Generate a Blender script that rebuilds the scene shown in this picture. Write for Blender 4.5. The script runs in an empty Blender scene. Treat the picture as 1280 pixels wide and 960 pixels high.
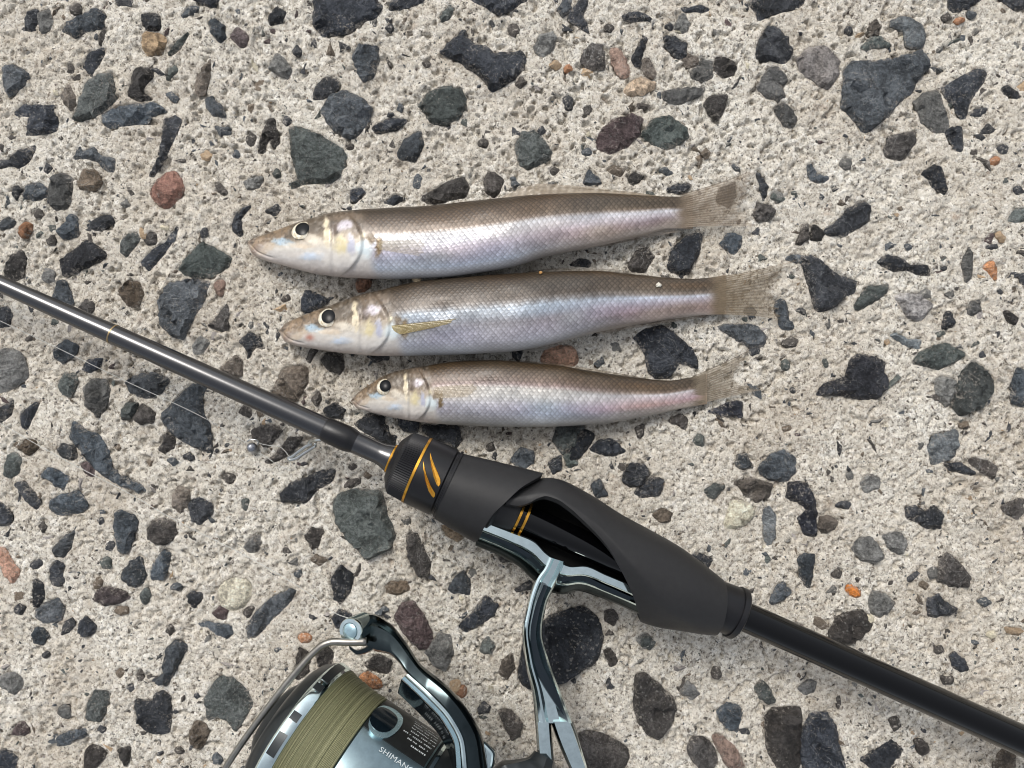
import bpy, bmesh, math, random
import numpy as np
from mathutils import Vector, Matrix
from mathutils.geometry import delaunay_2d_cdt

random.seed(7)
RNG = np.random.default_rng(11)
SC = bpy.context.scene
COL = SC.collection

# ------------------------------------------------------------------ camera, sky, sun, exposure
CAM_H = 259.2            # mm above the concrete, phone held flat, looking straight down
cam = bpy.data.cameras.new('camera')
cam.sensor_width = 36.0
cam.lens = 27.0
cam.clip_start = 0.005
cam.clip_end = 50.0
cam_ob = bpy.data.objects.new('camera', cam)
COL.objects.link(cam_ob)
cam_ob.location = (0, 0, CAM_H * 0.001)
cam_ob.rotation_euler = (0, 0, 0)
SC.camera = cam_ob

SUN_EL, SUN_AZ = 50.0, 118.0      # azimuth counted from +x towards +y: light from the upper left
world = bpy.data.worlds.new('World')
SC.world = world
world.use_nodes = True
wn = world.node_tree.nodes
wl = world.node_tree.links
wn.clear()
sky = wn.new('ShaderNodeTexSky')
sky.sky_type = 'NISHITA'
sky.sun_disc = False
sky.sun_elevation = math.radians(SUN_EL)
sky.sun_rotation = math.radians(90.0 - SUN_AZ)
sky.air_density = 1.0
sky.dust_density = 3.0
hs = wn.new('ShaderNodeHueSaturation')
hs.inputs['Saturation'].default_value = 0.28
bg = wn.new('ShaderNodeBackground')
bg.inputs['Strength'].default_value = 0.135
wo = wn.new('ShaderNodeOutputWorld')
wl.new(sky.outputs[0], hs.inputs['Color'])
wl.new(hs.outputs[0], bg.inputs['Color'])
wl.new(bg.outputs[0], wo.inputs['Surface'])

sun = bpy.data.lights.new('sun', 'SUN')
sun.energy = 1.5
sun.angle = math.radians(20)
sun.color = (1.0, 0.955, 0.89)
sun_ob = bpy.data.objects.new('sun', sun)
COL.objects.link(sun_ob)
_d = Vector((math.cos(math.radians(SUN_EL)) * math.cos(math.radians(SUN_AZ)),
             math.cos(math.radians(SUN_EL)) * math.sin(math.radians(SUN_AZ)),
             math.sin(math.radians(SUN_EL))))
sun_ob.rotation_euler = _d.to_track_quat('Z', 'Y').to_euler()
sun_ob.location = _d * 2.0

SC.view_settings.view_transform = 'Standard'
SC.view_settings.look = 'None'
SC.view_settings.exposure = 0.38
SC.view_settings.gamma = 1.0
SC.view_settings.use_curve_mapping = False
SC.render.engine = 'CYCLES'
SC.cycles.use_denoising = True
SC.cycles.denoising_input_passes = 'RGB_ALBEDO_NORMAL'
SC.cycles.max_bounces = 8
SC.cycles.filter_width = 1.05
SC.cycles.transparent_max_bounces = 12

# ------------------------------------------------------------------ helpers
MM = 0.001
PXW = CAM_H / 960.0       # mm per photo pixel on the concrete


def at(px, py, z=0.0):
    """Point (metres) that stands at height z (mm) under photo pixel px, py."""
    k = (CAM_H - z) / 960.0
    return Vector(((px - 640.0) * k * MM, (480.0 - py) * k * MM, z * MM))


def at_np(px, py, z):
    k = (CAM_H - z) / 960.0
    return np.stack([(px - 640.0) * k, (480.0 - py) * k, z], -1) * MM


def lin(c):
    c = np.asarray(c, float) / 255.0
    return np.where(c <= 0.04045, c / 12.92, ((c + 0.055) / 1.055) ** 2.4)


def lin4(c):
    return tuple(float(v) for v in lin(c)) + (1.0,)


def tag(o, label=None, cat=None, group=None, kind=None):
    if label: o['label'] = label
    if cat: o['category'] = cat
    if group: o['group'] = group
    if kind: o['kind'] = kind
    return o


def link(name, me, mat=None, parent=None, matrix=None):
    o = bpy.data.objects.new(name, me)
    COL.objects.link(o)
    if mat is not None:
        me.materials.append(mat)
    if parent is not None:
        o.parent = parent
    if matrix is not None:
        o.matrix_local = matrix
    return o


def empty(name, loc=(0, 0, 0), matrix=None):
    o = bpy.data.objects.new(name, None)
    o.empty_display_size = 0.01
    COL.objects.link(o)
    if matrix is not None:
        o.matrix_world = matrix
    else:
        o.location = loc
    return o


def mesh_np(name, verts, faces, smooth=True, sharp=None):
    """verts (n,3); faces (m,k) int array or a list of tuples."""
    me = bpy.data.meshes.new(name)
    if isinstance(faces, np.ndarray):
        m, k = faces.shape
        me.vertices.add(len(verts))
        me.vertices.foreach_set('co', np.asarray(verts, np.float32).ravel())
        me.loops.add(m * k)
        me.loops.foreach_set('vertex_index', faces.astype(np.int32).ravel())
        me.polygons.add(m)
        me.polygons.foreach_set('loop_start', np.arange(0, m * k, k, dtype=np.int32))
        me.update(calc_edges=True)
    else:
        me.from_pydata([tuple(v) for v in verts], [], faces)
        me.update()
    if smooth:
        me.polygons.foreach_set('use_smooth', np.ones(len(me.polygons), bool))
        if sharp is not None:
            me.set_sharp_from_angle(angle=math.radians(sharp))
    me.update()
    return me


def attr_col(me, name, rgb):
    a = me.attributes.new(name, 'FLOAT_COLOR', 'POINT')
    rgba = np.ones((len(me.vertices), 4), np.float32)
    rgba[:, :3] = rgb
    a.data.foreach_set('color', rgba.ravel())


def attr_f(me, name, v):
    a = me.attributes.new(name, 'FLOAT', 'POINT')
    a.data.foreach_set('value', np.asarray(v, np.float32).ravel())


def grid_faces(nu, nv, wrap_v=False):
    i = np.arange(nu - 1)[:, None]
    j = np.arange(nv if wrap_v else nv - 1)[None, :]
    j2 = (j + 1) % nv
    a = i * nv + j
    b = (i + 1) * nv + j
    c = (i + 1) * nv + j2
    d = i * nv + j2
    return np.stack([a, b, c, d], -1).reshape(-1, 4)


def catmull(xs, ys, x):
    """smooth cubic through (xs, ys) evaluated at x (monotone limited)."""
    xs = np.asarray(xs, float); ys = np.asarray(ys, float)
    h = np.diff(xs); d = np.diff(ys) / h
    m = np.zeros_like(ys)
    m[0], m[-1] = d[0], d[-1]
    for i in range(1, len(xs) - 1):
        if d[i - 1] * d[i] > 0:
            w1, w2 = 2 * h[i] + h[i - 1], h[i] + 2 * h[i - 1]
            m[i] = (w1 + w2) / (w1 / d[i - 1] + w2 / d[i])
    x = np.clip(np.asarray(x, float), xs[0], xs[-1])
    k = np.clip(np.searchsorted(xs, x) - 1, 0, len(xs) - 2)
    t = (x - xs[k]) / h[k]
    return ((1 + 2 * t) * (1 - t) ** 2 * ys[k] + t * (1 - t) ** 2 * h[k] * m[k]
            + t * t * (3 - 2 * t) * ys[k + 1] + t * t * (t - 1) * h[k] * m[k + 1])


def polyline(pts, n):
    """n points spread along a smooth curve through pts (any dimension)."""
    p = np.asarray(pts, float)
    d = np.r_[0, np.cumsum(np.linalg.norm(np.diff(p, axis=0), axis=1))]
    s = np.linspace(0, d[-1], n)
    return np.stack([catmull(d, p[:, k], s) for k in range(p.shape[1])], -1)


def sstep(a, b, x):
    t = np.clip((x - a) / (b - a), 0, 1)
    return t * t * (3 - 2 * t)


_LAT = np.random.default_rng(5).random((512, 512)).astype(np.float32)


def vnoise(x, y, seed=0):
    x = x + seed * 37.17; y = y + seed * 91.73
    xi = np.floor(x).astype(int); yi = np.floor(y).astype(int)
    fx = x - xi; fy = y - yi
    fx = fx * fx * (3 - 2 * fx); fy = fy * fy * (3 - 2 * fy)
    a = _LAT[xi & 511, yi & 511]; b = _LAT[(xi + 1) & 511, yi & 511]
    c = _LAT[xi & 511, (yi + 1) & 511]; d = _LAT[(xi + 1) & 511, (yi + 1) & 511]
    return (a * (1 - fx) + b * fx) * (1 - fy) + (c * (1 - fx) + d * fx) * fy


# ------------------------------------------------------------------ node materials
class NT:
    def __init__(self, name):
        self.m = bpy.data.materials.new(name)
        self.m.use_nodes = True
        self.t = self.m.node_tree
        self.t.nodes.clear()
        self.out = self.t.nodes.new('ShaderNodeOutputMaterial')

    def n(self, typ, ins=None, **props):
        nd = self.t.nodes.new('ShaderNode' + typ)
        for k, v in props.items():
            setattr(nd, k, v)
        for k, v in (ins or {}).items():
            s = nd.inputs[k]
            if isinstance(v, bpy.types.NodeSocket):
                self.t.links.new(v, s)
            else:
                s.default_value = v
        return nd

    def math(self, op, a, b=0.0, c=0.0, clamp=False):
        nd = self.n('Math', {0: a, 1: b, 2: c}, operation=op, use_clamp=clamp)
        return nd.outputs[0]

    def mix(self, f, a, b, blend='MIX'):
        nd = self.n('Mix', data_type='RGBA', blend_type=blend)
        for k, v in ((0, f), (6, a), (7, b)):
            if isinstance(v, bpy.types.NodeSocket):
                self.t.links.new(v, nd.inputs[k])
            else:
                nd.inputs[k].default_value = v
        return nd.outputs[2]

    def ramp(self, f, stops, interp='LINEAR'):
        nd = self.n('ValToRGB', {0: f})
        cr = nd.color_ramp
        cr.interpolation = interp
        while len(cr.elements) < len(stops):
            cr.elements.new(0.5)
        for e, (p, c) in zip(cr.elements, stops):
            e.position = p
            e.color = c if len(c) == 4 else tuple(c) + (1.0,)
        return nd.outputs[0]

    def pos(self):
        g = self.n('NewGeometry')
        return self.n('VectorMath', {0: g.outputs['Position'], 1: (1000, 1000, 1000)}, operation='MULTIPLY').outputs[0]

    def objpos(self):
        g = self.n('TexCoord')
        return self.n('VectorMath', {0: g.outputs['Object'], 1: (1000, 1000, 1000)}, operation='MULTIPLY').outputs[0]

    def noise(self, vec, scale, detail=3.0, rough=0.55, dist=0.0):
        return self.n('TexNoise', {'Vector': vec, 'Scale': scale, 'Detail': detail, 'Roughness': rough, 'Distortion': dist}).outputs[0]

    def bump(self, h, dist, strength=1.0, normal=None):
        ins = {'Height': h, 'Distance': dist, 'Strength': strength}
        if normal is not None:
            ins['Normal'] = normal
        return self.n('Bump', ins).outputs[0]

    def done(self, shader):
        self.t.links.new(shader, self.out.inputs['Surface'])
        return self.m


def principled(nt, **ins):
    d = {}
    for k, v in ins.items():
        d[k.replace('_', ' ')] = v
    return nt.n('BsdfPrincipled', d).outputs[0]


def simple(name, rgb, rough=0.4, metal=0.0, grain=0.06, bump=0.0, bscale=3.0, coat=0.0, spec=0.5, coat_rough=0.08):
    """plain coloured solid with a little grain and wear."""
    nt = NT(name)
    p = nt.objpos()
    nz = nt.noise(p, 0.5, 4)
    c = lin4(rgb)
    lo = tuple(v * (1 - grain * 2) for v in c[:3]) + (1,)
    hi = tuple(min(1, v * (1 + grain * 2)) for v in c[:3]) + (1,)
    col = nt.ramp(nz, [(0.3, lo), (0.7, hi)])
    r = nt.math('MULTIPLY_ADD', nt.noise(p, 1.3, 3), rough * 0.35, rough * 0.82)
    ins = dict(Base_Color=col, Roughness=r, Metallic=metal, Coat_Weight=coat, Coat_Roughness=coat_rough)
    ins['Specular_IOR_Level'] = spec
    if bump > 0:
        ins['Normal'] = nt.bump(nt.noise(p, bscale, 3), bump * MM)
    return nt.done(principled(nt, **ins))


CEMENT_LO, CEMENT, CEMENT_HI = (0.30, 0.265, 0.225, 1), (0.56, 0.515, 0.455, 1), (0.74, 0.71, 0.66, 1)


def concrete_material():
    nt = NT('concrete')
    p = nt.pos()
    warp = nt.n('TexNoise', {'Vector': p, 'Scale': 1.2, 'Detail': 2.0})
    pw = nt.n('VectorMath', {0: warp.outputs['Color'], 1: (0.9, 0.9, 0.9), 2: p}, operation='MULTIPLY_ADD').outputs[0]
    v1 = nt.n('TexVoronoi', {'Vector': pw, 'Scale': 0.95, 'Randomness': 1.0})
    v2 = nt.n('TexVoronoi', {'Vector': pw, 'Scale': 2.3, 'Randomness': 1.0})
    r1 = nt.n('SeparateColor', {0: v1.outputs['Color']}).outputs[0]
    r2 = nt.n('SeparateColor', {0: v2.outputs['Color']}).outputs[1]
    g1 = nt.ramp(r1, [(0.0, (0.04, 0.036, 0.033)), (0.085, (0.09, 0.08, 0.07)), (0.16, (0.36, 0.33, 0.27)), (0.32, (0.60, 0.565, 0.495)),
                      (0.72, (0.70, 0.67, 0.605)), (1.0, (0.92, 0.91, 0.87))])
    g2 = nt.ramp(r2, [(0.0, (0.03, 0.028, 0.025)), (0.13, (0.10, 0.09, 0.08)), (0.2, (0.34, 0.31, 0.27)), (0.30, (0.60, 0.565, 0.495)), (1.0, (0.86, 0.84, 0.785))])
    c = nt.mix(0.5, g1, g2)
    big = nt.noise(p, 0.035, 4, 0.6)
    c = nt.mix(nt.ramp(big, [(0.35, (0, 0, 0)), (0.7, (1, 1, 1))]), c, nt.mix(0.42, c, (0.44, 0.385, 0.315, 1)))
    mid = nt.noise(p, 0.22, 5, 0.65)
    c = nt.mix(nt.ramp(mid, [(0.52, (0, 0, 0)), (0.72, (1, 1, 1))]), c, nt.mix(0.5, c, (0.33, 0.285, 0.235, 1)))
    dirt = nt.noise(p, 0.016, 5, 0.68, 0.6)
    c = nt.mix(nt.ramp(dirt, [(0.44, (0, 0, 0)), (0.62, (0.34, 0.34, 0.34))]), c, nt.mix(1.0, c, (0.70, 0.635, 0.565, 1), 'MULTIPLY'))
    c = nt.mix(1.0, c, (1.0, 0.992, 0.972, 1), 'MULTIPLY')
    rust = nt.noise(p, 0.11, 4, 0.6)
    c = nt.mix(nt.ramp(rust, [(0.66, (0, 0, 0)), (0.8, (0.5, 0.5, 0.5))]), c, (0.42, 0.29, 0.20, 1))
    h = nt.math('ADD', nt.math('MULTIPLY', v1.outputs['Distance'], -0.5), nt.math('MULTIPLY', v2.outputs['Distance'], -0.35))
    h = nt.math('ADD', h, nt.math('MULTIPLY', nt.noise(p, 3.5, 4, 0.7), 0.45))
    nrm = nt.bump(h, 0.0006, 1.0)
    return nt.done(principled(nt, Base_Color=c, Roughness=0.9, Normal=nrm, Specular_IOR_Level=0.25))


STONE_RGB = {
    'k': (43, 48, 56), 's': (69, 77, 84), 'g': (110, 110, 107), 'e': (80, 88, 85), 'd': (66, 61, 57), 'b': (106, 93, 78),
    'p': (80, 63, 63), 'r': (166, 102, 72), 'o': (172, 122, 86), 'x': (182, 112, 54), 't': (182, 156, 124), 'w': (206, 198, 174),
    'n': (36, 39, 49), 'l': (160, 154, 150), 'h': (134, 142, 146),
}


def stone_material(code, rgb):
    nt = NT('stone_' + code)
    p = nt.pos()
    oi = nt.n('ObjectInfo')
    rnd = oi.outputs['Random']
    off = nt.n('VectorMath', {0: (131.0, 57.0, 33.0), 3: rnd}, operation='SCALE').outputs[0]
    p2 = nt.n('VectorMath', {0: p, 1: off}).outputs[0]
    c0 = lin4(rgb)
    dark = tuple(v * 0.42 for v in c0[:3]) + (1,)
    lite = tuple(min(0.9, v * 1.7 + 0.03) for v in c0[:3]) + (1,)
    n1 = nt.noise(p2, 0.13, 5, 0.62, 1.0)
    n2 = nt.noise(p2, 0.9, 6, 0.78)
    c = nt.ramp(nt.math('MULTIPLY_ADD', n2, 0.62, nt.math('MULTIPLY', n1, 0.42)), [(0.42, dark), (0.51, c0), (0.61, lite)])
    # every piece a little lighter or darker than the next
    val = nt.math('MULTIPLY_ADD', rnd, 0.85, 0.58)
    c = nt.n('HueSaturation', {'Color': c, 'Value': val, 'Saturation': nt.math('MULTIPLY_ADD', nt.math('FRACT', nt.math('MULTIPLY', rnd, 7.31)), 0.5, 0.55)}).outputs[0]
    # mineral veins
    vn = nt.noise(p2, 0.10, 3, 0.5, 1.2)
    vein = nt.math('LESS_THAN', nt.math('ABSOLUTE', nt.math('SUBTRACT', vn, 0.5)), 0.0045)
    c = nt.mix(nt.math('MULTIPLY', vein, nt.math('MULTIPLY', rnd, 0.4)), c, (0.45, 0.45, 0.43, 1))
    # pale crystals
    v = nt.n('TexVoronoi', {'Vector': p2, 'Scale': 1.6})
    sp = nt.math('LESS_THAN', nt.n('SeparateColor', {0: v.outputs['Color']}).outputs[0], 0.05)
    c = nt.mix(nt.math('MULTIPLY', sp, nt.math('MULTIPLY', nt.math('GREATER_THAN', nt.math('FRACT', nt.math('MULTIPLY', rnd, 13.7)), 0.72), 0.22)), c, (0.5, 0.49, 0.46, 1))
    # cement film, thicker at the rim
    at_ = nt.n('Attribute', attribute_name='rim')
    film = nt.math('ADD', nt.math('MULTIPLY', at_.outputs['Fac'], 0.08), nt.math('MULTIPLY_ADD', nt.noise(p, 0.12, 3, 0.6), 0.3, nt.math('MULTIPLY', nt.noise(p, 1.0, 5, 0.8), 0.7)))
    film = nt.ramp(film, [(0.575, (0, 0, 0)), (0.66, (0.75, 0.75, 0.75))])
    c = nt.mix(film, c, nt.ramp(nt.noise(p, 2.5, 2), [(0.3, CEMENT_LO), (0.7, CEMENT)]))
    h = nt.math('ADD', nt.math('MULTIPLY', n1, 1.5), nt.math('MULTIPLY', n2, 0.8))
    rr = nt.n('VectorRotate', {'Vector': p2, 'Angle': nt.math('MULTIPLY', rnd, 40.0)}, rotation_type='Z_AXIS').outputs[0]
    rg = nt.n('VectorMath', {0: rr, 1: (1, 2.4, 1)}, operation='MULTIPLY').outputs[0]
    rid = nt.math('ABSOLUTE', nt.math('SUBTRACT', nt.noise(rg, 0.09, 2, 0.5, 0.4), 0.5))
    h = nt.math('ADD', h, nt.math('MULTIPLY', nt.math('MINIMUM', rid, 0.02), 6.0))
    nrm = nt.bump(h, 0.0019, 1.0)
    ro = nt.math('MULTIPLY_ADD', n2, 0.35, 0.45)
    return nt.done(principled(nt, Base_Color=c, Roughness=ro, Normal=nrm, Specular_IOR_Level=0.4))


STONE_MAT = {k: stone_material(k, v) for k, v in STONE_RGB.items()}
M_CONC = concrete_material()

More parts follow.
